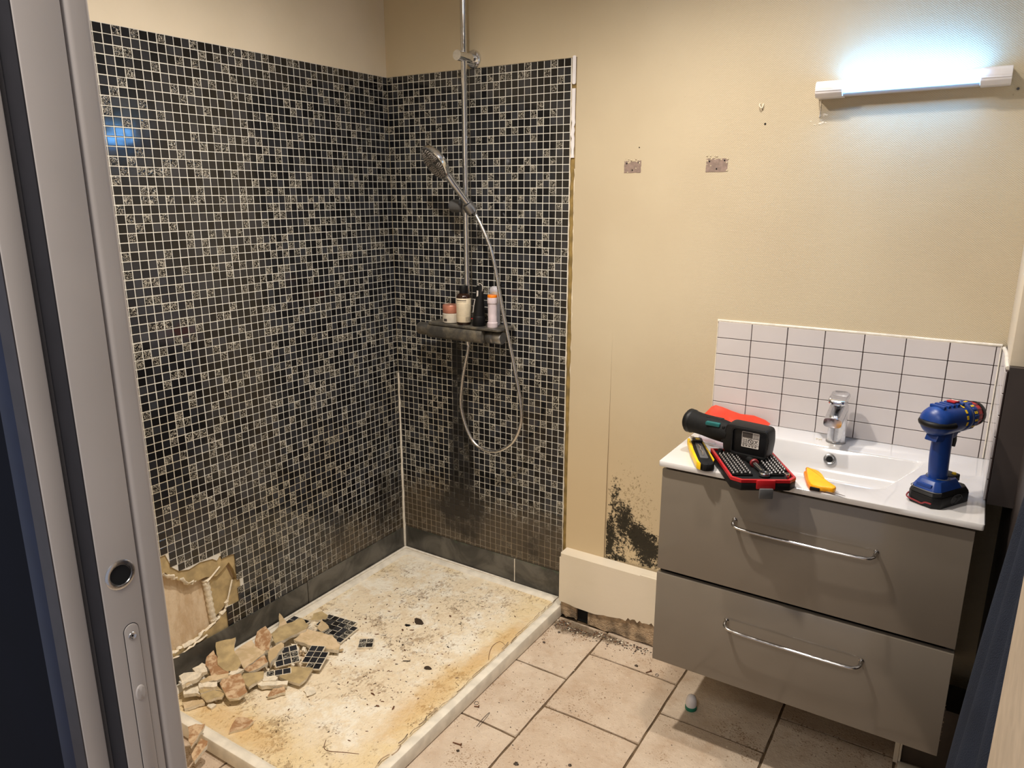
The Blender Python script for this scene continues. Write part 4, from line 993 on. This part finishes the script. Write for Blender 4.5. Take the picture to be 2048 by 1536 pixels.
tube('foot_trim', [(-.034, -.040, .0378), (-.026, -.0545, .0376), (.024, -.0545, .0376), (.036, -.042, .0378)], .0010, M['greyp'], ft, 5)
prism('foot_top_block', shiftp(oct_(.017, .018, .004), 0, .035), .045, .060, M['black'], ft, 'z', .0015)
lathe('yellow_button', [(0, .004), (.004, .004), (.005, 0)], M['yellow'], ft, (.008, .040, .060), (0, 0, 1), 12)
bm = bmesh.new(); hp_ = []
for i in range(11):
    s_ = i/10; z = .052+s_*.121; y = -.006-.004*s_-.004*math.sin(s_*PI); w__ = .0185+.0012*math.sin(s_*PI*1.2); l_ = .0215+.003*s_+(.003 if s_ < .1 else 0)
    hp_.append([bm.verts.new((math.cos(a)*w__, y+math.sin(a)*l_, z)) for a in [2*PI*k/28 for k in range(28)]])
for A, B in zip(hp_, hp_[1:]):
    for k in range(28): bm.faces.new([A[k], A[(k+1) % 28], B[(k+1) % 28], B[k]])
bm.faces.new(hp_[-1]); bm.faces.new(hp_[0][::-1])
gp_ = link('grip', fin(bm, 'grip'), M['bluep'], dr, 60)
lathe('grip_trim', [(.0215, 0), (.0225, .001), (.0215, .002)], M['greyp'], gp_, (0, -.006, .0585), (0, 0, 1), 28, 1., 1.14)
prism('trigger', [(.012, .132), (.028, .127), (.031, .143), (.028, .160), (.012, .164)], -.0085, .0085, M['black'], gp_, 'x', .002)
AZ = .197
mh = lathe('motor_housing', [(0, -.073), (.012, -.0725), (.024, -.068), (.0325, -.058), (.0362, -.044), (.0368, -.028), (.0355, .0), (.0345, .036), (.0, .036)], M['bluep'], dr, (0, 0, AZ), (0, 1, 0), 40, 1., 1.)
bm = bmesh.new()
add_lathe(bm, [(.0366, -.0055), (.0374, -.0045), (.0374, .0045), (.0366, .0055)], (0, 0, 0), (0, 0, 1), 8)
bm.free()
bm = bmesh.new()        # dark band round the back of the motor housing
pts = [(math.sin(a)*.0372, -.029-math.cos(a)*.0455, AZ-.004) for a in [i*PI/16-PI/2-.0 for i in range(17)]]
add_tube(bm, pts, .0062, 8, 0, 1.2, 2)
link('dark_band', fin(bm, 'dark_band'), M['black'], mh, 60)
for k in range(5): box('top_rib', (-.018, -.050+k*.018, AZ+.031), (.018, -.040+k*.018, AZ+.0385), M['bluep'], mh, .0018)
box('selector_plate', (-.010, .002, AZ+.0385), (.010, .022, AZ+.0425), M['red'], mh, .001)
box('selector_mark', (-.0085, .016, AZ+.0425), (.0085, .0205, AZ+.0432), M['sticker'], mh)
prism('lower_fairing', [(-.058, AZ-.047), (-.020, AZ-.050), (.020, AZ-.046), (.036, AZ-.030), (-.050, AZ-.030)], -.015, .015, M['bluep'], mh, 'x', .003)
gb = lathe('gearbox', [(.0, .030), (.0352, .0305), (.0362, .034), (.0362, .046), (.034, .050), (0, .050)], M['bluep'], dr, (0, 0, AZ), (0, 1, 0), 36)
tc = lathe('torque_collar', [(0, .049), (.0330, .0495), (.0345, .052), (.0335, .071), (.031, .073), (0, .073)], M['bluep'], dr, (0, 0, AZ), (0, 1, 0), 36)
bm = bmesh.new()
for k in range(12):
    a = k*PI/6+.2; d = Vector((math.cos(a), 0, math.sin(a))); t = bmesh.new()
    add_box(t, (-.003, .0, .0), (.003, .016, .003), .0008, 1); merge(bm, t, 0, Matrix.Translation((0, .053, AZ)) @ Matrix.Rotation(-a+PI/2, 4, 'Y') @ Matrix.Translation((0, 0, .0325)))
link('collar_ribs', fin(bm, 'collar_ribs'), M['bluep'], tc, 40)
bm = bmesh.new()
for k in range(12):
    a = k*PI/6+.2+PI/12
    for j, (yy, hh) in enumerate(((.0535, .0045), (.0600, .0045))):
        t = bmesh.new(); add_box(t, (-.0030+.001*(k % 2), yy-.053, 0), (.0030, yy-.053+hh, .0007)); merge(bm, t, 0, Matrix.Translation((0, .053, AZ)) @ Matrix.Rotation(-a+PI/2, 4, 'Y') @ Matrix.Translation((0, 0, .0343)))
for k in range(5):
    a = -.2+k*.42
    t = bmesh.new(); add_box(t, (-.0045, 0, 0), (.0045, .006, .0008)); merge(bm, t, 0, Matrix.Translation((0, .020, AZ)) @ Matrix.Rotation(-a+PI/2, 4, 'Y') @ Matrix.Translation((0, 0, .0352)))
link('yellow_marks', fin(bm, 'yellow_marks'), M['yellow'], tc)
rc = lathe('red_chuck_ring', [(0, .0725), (.0295, .073), (.0300, .076), (.0290, .094), (.0, .094)], M['red'], dr, (0, 0, AZ), (0, 1, 0), 36)
bm = bmesh.new()
for k in range(14):
    a = k*2*PI/14; t = bmesh.new(); add_box(t, (-.0018, 0, 0), (.0018, .017, .0022), .0006, 1); merge(bm, t, 0, Matrix.Translation((0, .0755, AZ)) @ Matrix.Rotation(-a, 4, 'Y') @ Matrix.Translation((0, 0, .0285)))
link('chuck_ribs', fin(bm, 'chuck_ribs'), M['dred'], rc, 40)
lathe('chuck_nose', [(0, .0935), (.0302, .094), (.0306, .097), (.0290, .108), (.0215, .119), (.010, .122), (.007, .122), (.007, .110), (0, .110)], M['black'], dr, (0, 0, AZ), (0, 1, 0), 36)
lathe('front_lamp', [(0, 0), (.005, 0), (.0055, -.010), (0, -.012)], M['black'], dr, (0, .055, AZ-.038), (0, 1, -.3), 12)

for o_ in [c__ for c__ in bpy.data.objects if c__.parent is dr and c__.name.split('.')[0] in ('motor_housing', 'gearbox', 'torque_collar', 'red_chuck_ring', 'chuck_nose', 'front_lamp')]:
    o_.scale = (.95, .90, .95); o_.location = (0, -.004, AZ*.05)
# ================================================================== BIT SET CASE
bc = thing('bit_set_case', 'open red and black case full of screwdriver bits overhanging the basin edge', 'tool case', (1.547, -.447, wbz), .535)
W2, D2 = .0775, .112
def cham(w__, d_, c__): return [(-w__+c__, -d_), (w__-c__, -d_), (w__, -d_+c__), (w__, d_), (-w__, d_), (-w__, -d_+c__)]
bm = bmesh.new(); add_prism(bm, cham(W2, D2, .020), 0.0004, .020, 'z', .0025); cs = link('lower_shell', fin(bm, 'lower_shell'), M['black'], bc, 35)
bm = bmesh.new(); O1 = cham(W2, D2, .020); O2 = cham(W2-.0055, D2-.0055, .0185)
for (Pa, za), (Pb, zb2) in (((O1, .0203), (O1, .0275)), ((O1, .0275), (O2, .0280)), ((O2, .0280), (O2, .0220)), ((O2, .0220), (O1, .0203))):
    A = [bm.verts.new((a, b, za)) for a, b in Pa]; B = [bm.verts.new((a, b, zb2)) for a, b in Pb]
    for i in range(6): bm.faces.new([A[i], A[(i+1) % 6], B[(i+1) % 6], B[i]])
bmesh.ops.remove_doubles(bm, verts=bm.verts[:], dist=1e-5)
link('red_rim', fin(bm, 'red_rim'), M['red'], bc, 35)
prism('insert_tray', cham(W2-.006, D2-.006, .018), .0203, .0232, M['blackr'], bc, 'z', 0)
la = box('latch_seat', (-.022, -D2-.005, .006), (.022, -D2+.001, .0285), M['red'], bc, .0015)
lt = box('latch', (-.0165, -D2-.013, -.016), (.0165, -D2-.0055, .010), M['greyp'], bc, .003)
bm = bmesh.new()
for sx_ in (-1, 1):
    for i in range(5):
        for j in range(11):
            x = sx_*(.026+i*.0098); y = -.072+j*.0132+(.004 if i % 2 else 0)
            if abs(x) > .069 or y > .085 or (sx_ > 0 and i == 4 and j < 2): continue
            add_lathe(bm, [(.0040, .0233), (.0040, .0305), (.0030, .0318), (.0016, .0345), (0, .0345)], (x, y, 0), (0, 0, 1), 6, 0)
link('bits', fin(bm, 'bits'), M['bitsteel'], bc, 30)['kind'] = 'stuff'
bm = bmesh.new()
bm.free()
for sx_ in (-1, 1):
    bm = bmesh.new()
    for j in range(11): add_box(bm, (sx_*.045-.0245, -.0775+j*.0132, .0233), (sx_*.045+.0245, -.0745+j*.0132, .0285))
    add_box(bm, (sx_*.045-.0245, -.0775, .0233), (sx_*.045+.0245, .0575, .0245))
    link('bit_holder', fin(bm, 'bit_holder'), M['blackr'], bc)
rt = tube('ratchet_shaft', [(0.006, -.068, .031), (0.004, -.045, .032), (0.001, -.020, .033)], lambda s: .0055+.001*s, M['chrome'], bc, 12)
lathe('ratchet_head', [(0, -.005), (.012, -.005), (.0135, -.003), (.0135, .003), (.012, .005), (.006, .005), (.006, .003), (0, .003)], M['chrome'], rt, (.007, -.078, .0305), (0, 0, 1), 24)
lathe('red_collar', [(0, 0), (.0095, 0), (.011, .002), (.011, .006), (.009, .008), (0, .008)], M['dred'], rt, (.001, -.018, .0335), (-.05, 1, .03), 20)
tube('ratchet_handle', [(0, -.012, .033), (0, .005, .032), (0, .028, .030)], lambda s: .0085+.0015*math.sin(s*9), M['blackr'], rt, 14)
lathe('socket', [(.0055, 0), (.0065, 0), (.0065, .013), (.0045, .0135), (.0045, .004), (0, .004)], M['steel'], bc, (.056, -.090, .0233), (0, 0, 1), 18)
lathe('socket', [(.0055, 0), (.0065, 0), (.0065, .013), (.0045, .0135), (.0045, .004), (0, .004)], M['blackr'], bc, (-.060, .080, .0233), (0, 0, 1), 18)

# ================================================================== BLACK TOOL LYING ON THE CASE
tl = thing('cordless_tool', 'black cordless tool lying on its side, silver warning sticker in its battery socket', 'power tool', (1.521, -.4015, .9156), -.10); tl.scale = (.965,)*3
bm = bmesh.new(); add_prism(bm, round_poly([(-.058, -.022), (.058, -.026), (.063, .02), (.060, .056), (-.052, .058), (-.062, .02)], .012, 3), -.024, .030, 'y', .004)
bs = link('socket_housing', fin(bm, 'socket_housing'), M['black'], tl, 35)
bm = bmesh.new(); o1 = rrect(.013, .0165, .088, .066, .008); o2 = rrect(.013, .0165, .096, .074, .010)
A = [bm.verts.new((a, -.0305, b)) for a, b in o2]; B = [bm.verts.new((a, -.0265, b)) for a, b in o2]; Cc = [bm.verts.new((a, -.0305, b)) for a, b in o1]; Dd = [bm.verts.new((a, -.0238, b)) for a, b in o1]
for P, Q in ((B, A), (A, Cc), (Cc, Dd)):
    for i in range(len(P)): bm.faces.new([P[i], P[(i+1) % len(P)], Q[(i+1) % len(P)], Q[i]])
link('socket_rim', fin(bm, 'socket_rim'), M['blackr'], bs, 35)
sk = prism('warning_sticker', rrect(.017, .0165, .046, .042, .002), -.0256, -.0243, M['sticker'], bs, 'y'); sk.location = (-.002, 0, .0075)
bm = bmesh.new()
def bar(x0, z0, x1, z1): add_box(bm, (x0, -.0261, z0), (x1, -.0256, z1))
bar(-.0050, .0225, .0225, .0365)
for i in range(4):
    for j in range(5): bar(.0245+j*.0030, .0225+i*.0035, .0245+j*.0030+.0018, .0225+i*.0035+.0020)
for x in (-.0050, .0107, .0250): bar(x, .0040, x+.0005, .0215)
bar(-.0050, .0212, .040, .0217); bar(-.0050, .0035, .040, .0041)
for r0, xc in ((.0062, .0180),):
    t = [(xc+math.cos(a)*r0, -.0260, .0128+math.sin(a)*r0) for a in [i*2*PI/20 for i in range(21)]]; add_tube(bm, t, .0007, 4, 0, 1, 1, True)
    add_tube(bm, [(xc-.0042, -.0260, .0170), (xc+.0042, -.0260, .0086)], .0007, 4); add_tube(bm, [(xc+.002, -.0260, .0165), (xc-.001, -.0260, .009)], .0005, 4)
for a, b in (((.027, .018), (.037, .008)), ((.037, .018), (.027, .008)), ((.0285, .0165), (.0355, .0165)), ((.0295, .0065), (.0345, .0065))): add_tube(bm, [(a[0], -.026, a[1]), (b[0], -.026, b[1])], .0005, 4)
for i in range(3):
    for j in range(2): add_tube(bm, [(.000+j*.006+math.cos(a)*.0020, -.026, .0165-i*.005+math.sin(a)*.0017) for a in [k*2*PI/8 for k in range(9)]], .0004, 4, 0, 1, 1, True)
for k in range(5): bar(-.003+k*.008, -.0010, .002+k*.008, .0012)
link('sticker_print', fin(bm, 'sticker_print'), M['ink'], sk)
for k in range(3): box('clip_rib', (-.066, -.022, .000+k*.018), (-.058, .006, .010+k*.018), M['blackr'], bs, .002)
gr = tube('grip', [(-.050, .002, .022), (-.085, .006, .026), (-.12, .012, .028), (-.155, .020, .029), (-.178, .026, .029)], lambda s: .0275+.004*s+.0015*math.sin(s*7), M['blackr'], tl, 22, 1.05, 6)
lathe('grip_end_cap', [(0, .012), (.016, .011), (.0280, .006), (.0330, -.001), (.0335, -.010), (.0310, -.014)], M['black'], gr, (-.178, .026, .029), (-1, .24, 0), 26)
prism('teal_inlay', rrect(-.092, .046, .040, .010, .003), -.0235, -.0120, M['teal'], gr, 'y', .001)
box('grip_button', (-.120, .000, .0540), (-.075, .016, .0575), M['black'], gr, .001)

# ================================================================== KNIVES AND SCRAPS
kn = thing('utility_knife', 'black and yellow snap-off utility knife at the left end of the basin', 'knife', (1.392, -.385, wbz+.001), 0)
kd = Vector((1.443-1.322, -.505+.262, 0)); ang = math.atan2(kd.y, kd.x); kn.rotation_euler = (0, .0, ang); kn.scale = (1.06, 1.22, 1.25)
bm = bmesh.new(); add_prism(bm, round_poly([(-.060, -.0165), (.045, -.020), (.100, -.0185), (.122, -.006), (.118, .014), (.085, .021), (.02, .0195), (-.062, .016)], .010, 4), 0, .0165, 'z', .004)
kb = link('black_body', fin(bm, 'black_body'), M['blackr'], kn, 40)
bm = bmesh.new(); add_prism(bm, round_poly([(-.068, -.0195), (.02, -.0215), (.108, -.0195), (.120, -.012), (.100, -.0145), (.02, -.0150), (-.066, -.0125)], .003, 2), .0030, .0185, 'z', .0012)
link('yellow_side', fin(bm, 'yellow_side'), M['yellow'], kn, 40)
bm = bmesh.new(); add_prism(bm, round_poly([(-.060, .012), (.02, .0165), (.09, .0195), (.10, .0155), (.02, .0135), (-.06, .0095)], .003, 2), .0140, .0180, 'z', .0008)
link('yellow_side', fin(bm, 'yellow_side'), M['yellow'], kn, 40)
prism('grey_slide_track', round_poly([(-.050, -.006), (.078, -.0085), (.080, .009), (-.050, .007)], .004, 3), .0160, .0178, M['greyp'], kn, 'z', .0005)
prism('slide_button', rrect(-.048, .001, .028, .021, .005), .0175, .0225, M['black'], kn, 'z', .0012)
prism('yellow_button_mark', rrect(-.048, .001, .012, .009, .003), .0225, .0232, M['yellow'], kn, 'z')
prism('blade_holder', [(-.058, -.011), (-.058, .010), (-.098, .007), (-.102, -.004)], .006, .0125, M['greyp'], kn, 'z', .001)
prism('blade', [(-.090, -.0075), (-.090, .0050), (-.118, .0015), (-.122, -.0065)], .0085, .0093, M['steel'], kn, 'z')
tube('blade_ratchet', [(-.02, -.001, .0182), (.0, .001, .0186), (.02, -.001, .0186), (.04, .001, .0186), (.062, -.001, .0182)], .0014, M['steel'], kn, 5)
yc = thing('folding_cutter', 'amber yellow folding cutter with blade out on the basin rim', 'knife', (1.705, -.435, wbz+.001), 0)
prism('lower_blade', [(.022, -.034), (.066, -.050), (.024, -.046)], .003, .0042, M['steel'], yc, 'z')
prism('tip_blade', [(-.044, .060), (-.030, .052), (-.036, .046)], .012, .0132, M['rust'], yc, 'z')
bm = bmesh.new(); add_prism(bm, round_poly([(-.042, .056), (-.012, .046), (.000, .030), (.014, .000), (.044, -.030), (.040, -.044), (.012, -.048), (-.010, -.046), (-.022, -.020)], .006, 3), .002, .0175, 'z', .0035)
for v in bm.verts: v.co.z += (.0 if v.co.z < .01 else (v.co.y-.0)*.06)
link('yellow_handle', fin(bm, 'yellow_handle'), M['orangey'], yc, 40)
prism('orange_edge', [(-.041, .054), (-.0445, .045), (-.0245, -.022), (-.0125, -.049), (-.009, -.046), (-.021, -.018), (-.038, .046)], .001, .010, M['redfilm'] if False else M['orange'], yc, 'z', .001)
box('black_pivot', (-.012, -.0495, .001), (.010, -.0455, .009), M['black'], yc, .001)
# red plastic sheet leaning on the tiles behind the tool
bm = bmesh.new(); top = [(1.296, -.060, .872), (1.312, -.032, .893), (1.322, -.022, .902), (1.345, -.020, .893), (1.370, -.019, .887), (1.40, -.018, .884), (1.44, -.018, .880), (1.475, -.020, .876), (1.492, -.024, .868)]
rows = []
for k in range(5):
    s_ = k/4; rows.append([bm.verts.new((x, y*(1-s_)+(-.085-.02*math.sin(i*1.7))*s_, (z-.860)*(1-s_)**1.3+.861+.003*math.sin(i*2.3+k))) for i, (x, y, z) in enumerate(top)])
for A, B in zip(rows, rows[1:]):
    for i in range(len(A)-1): bm.faces.new([A[i], A[i+1], B[i+1], B[i]])
bmesh.ops.solidify(bm, geom=bm.faces[:], thickness=.0012)
tag(link('red_plastic_sleeve', fin(bm, 'red_plastic_sleeve'), M['redfilm'], None, 40), 'bright red plastic sheet propped against the white tiles behind the black tool', 'plastic sheet')
cl = thing('clear_plastic_case', 'clear crumpled plastic case lying under the grip of the black tool', 'plastic case', (1.410, -.285, wbz+.0005), -.25)
lathe('clear_shell', [(0, -.055), (.010, -.054), (.0155, -.048), (.0160, -.005), (.0135, 0), (.0165, .006), (.0165, .045), (.010, .050), (0, .051)], M['clear'], cl, (0, 0, .0172), (1, .05, 0), 14)
bm = bmesh.new(); add_tube(bm, [(.048+math.cos(a)*.011, -.020+math.sin(a)*.011, .002) for a in [k*.7 for k in range(10)]], .0013, 6); link('clear_ring', fin(bm, 'clear_ring'), M['clear'], cl, 60)

# ================================================================== FLOOR BITS
ft_ = thing('dosing_cap', 'small white domed cap with green base under the cabinet', 'cap', (1.391, -.292, 0))
lathe('green_base', [(0, 0), (.0165, 0), (.0180, .003), (.0180, .011), (.0160, .012), (0, .012)], M['green'], ft_, n=28)
lathe('white_dome', [(.0160, .0122), (.0170, .018), (.0165, .032), (.0125, .044), (.006, .049), (0, .050)], M['white'], ft_, n=28)
def screw(px, ang, L_, mat, label):
    P = on_z(px[0], px[1], .002); t_ = thing('screw', label, 'screw', (P.x, P.y, 0), ang)
    tube('shank', [(-L_/2, 0, .0021), (0, 0, .0021), (L_/2-.003, 0, .0021)], lambda s: .0018*(1-.5*max(0, s-.6)), mat, t_, 8)
    lathe('head', [(0, 0), (.0040, 0), (.0040, .0012), (.0018, .003)], mat, t_, (-L_/2-.001, 0, .0041), (1, 0, 0), 12)
screw((913, 1487), PI+.15, .030, M['rust'], 'rusty countersunk screw on the floor at the bottom of the photo')
screw((952, 1413), PI+.35, .018, M['rust'], 'short rusty screw beside the tray edge next to a small ring')
screw((1296, 1344), -2.2, .022, M['rust'], 'thin bent screw on the tile joint left of the cabinet')
P_ = on_z(813, 1322, .037); t_ = thing('screw', 'dark rusty nail lying in the middle of the tray', 'screw', (P_.x, P_.y, .0360), PI+.55)
tube('shank', [(-.012, 0, .0016), (0, 0, .0016), (.012, 0, .0016)], .0014, M['boxdark'], t_, 7); lathe('head', [(0, 0), (.0030, 0), (.0030, .0012), (0, .0013)], M['boxdark'], t_, (-.0125, 0, .003), (1, 0, 0), 10)
P = on_z(953, 1406, .001); tag(tube('metal_ring', [(P.x+math.cos(a)*.007, P.y+math.sin(a)*.007, .0012) for a in [i*.6 for i in range(11)]], .0009, M['steel'], None, 6), 'small wire ring on the floor against the tray edge', 'ring')
P = on_z(1314, 1350, .001); tag(tube('metal_washer', [(P.x+math.cos(a)*.0055, P.y+math.sin(a)*.0055, .0014) for a in [i*.6 for i in range(11)]], .0012, M['steel'], None, 6), 'small split washer on the tile joint right of the bent screw', 'washer')
P = [on_z(u, v, .001) for u, v in ((953, 1453), (965, 1438), (976, 1427), (979, 1426), (972, 1436), (957, 1454))]
tag(tube('hair_pin', P, .0007, M['darkmetal'], None, 5), 'dark hair pin lying across a tile joint beside the tray', 'hair pin')
for (px, py, s_, lab) in ((1273, 1332, .006, 'small dark clump of grit on the joint left of the bent screw'), (1088, 1285, .005, 'dark fleck on the tile near the tray corner'), (916, 1502, .005, 'black crumb below the rusty countersunk screw'), (1032, 1528, .007, 'black crumb on the floor at the bottom edge of the photo'), (1118, 1265, .005, 'dark fleck on the tile below the skirting rubble'), (1140, 1531, .005, 'small dark crumb right of the black crumb at the bottom edge')):
    P = on_z(px, py, 0); t = bmesh.new(); bmesh.ops.create_icosphere(t, subdivisions=2, radius=s_)
    for v in t.verts: v.co = Vector((v.co.x*random.uniform(.7, 1.3), v.co.y*random.uniform(.6, 1.2), max(v.co.z, 0)*random.uniform(.5, 1)))
    for f in t.faces: f.smooth = False
    o = link('dirt_crumb', fin(t, 'dirt_crumb'), M['boxdark']); o.location = (P.x, P.y, .0003); tag(o, lab, 'crumb')
bm = bmesh.new()
for i in range(420):
    x = random.uniform(.82, 2.0); y = -random.uniform(.08, 1.25)
    if random.random() < .5: x = .82+abs(random.gauss(0, .16)); 
    s_ = random.uniform(.0006, .0018); t = bmesh.new(); bmesh.ops.create_icosphere(t, subdivisions=1, radius=s_); merge(bm, t, random.choice((0, 0, 1, 2)), Matrix.Translation((x, y, s_*.3+.0002)) @ Matrix.Diagonal((random.uniform(.7, 2), 1, .6, 1)))
tag(link('floor_grit', fin(bm, 'floor_grit'), [M['boxdark'], M['rust'], M['gypsum']]), 'fine dark grit strewn over the floor tiles', 'grit', kind='stuff')
# dark pipe boxing under the cabinet
pb = thing('pipe_boxing', 'dark brown pipe boxing with cream corner strip under the cabinet, right', 'boxing', (2.03, -.13, 0))
box('dark_panel', (-.075, -.070, .012), (.068, .060, .21), M['boxdark'], pb, .001)
box('corner_strip', (-.088, -.072, 0), (-.076, -.030, .21), M['paint'], pb, .001)
box('corner_strip', (-.0755, -.078, .012), (-.070, -.0705, .20), M['paint'], pb, .0008)
box('floor_strip', (-.075, -.135, 0), (.068, -.072, .010), M['paint'], pb, .001)

# ================================================================== NAVY TOWEL
tw = thing('towel', 'navy towel hanging in folds on the dark wall at right', 'towel', (2.098, -1.08, 1.50))
bm = bmesh.new(); rings = []
def tprof(z):      # outward reach and half width at a height
    k = max(0., min(1., (1.42-z)/1.0)); return .008+.082*k**.8, .045+.23*k**.8
for i in range(40):
    z = 1.46-i*.034; d_, w__ = tprof(z); R = []
    for k in range(49):
        s_ = k/48; y = -w__+2*w__*s_; fold = (math.sin(s_*22+z*1.3)*.5+.5)*.24+(math.sin(s_*9-z*2)*.5+.5)*.14
        R.append(bm.verts.new((-.002-d_*math.sin(PI*s_)**.35*(1-fold), y, z-1.50)))
    rings.append(R)
for A, B in zip(rings, rings[1:]):
    for k in range(48): f = bm.faces.new([A[k], A[k+1], B[k+1], B[k]]); f.smooth = True
bmesh.ops.solidify(bm, geom=bm.faces[:], thickness=-.004)
link('cloth', fin(bm, 'cloth'), M['navy'], tw, 60)
hk = lathe('hook', [(.018, 0), (.018, .004), (.006, .007), (.005, .03), (.009, .036), (0, .038)], M['chrome'], tw, (.0015, 0, -.02), (-1, 0, .2), 20)
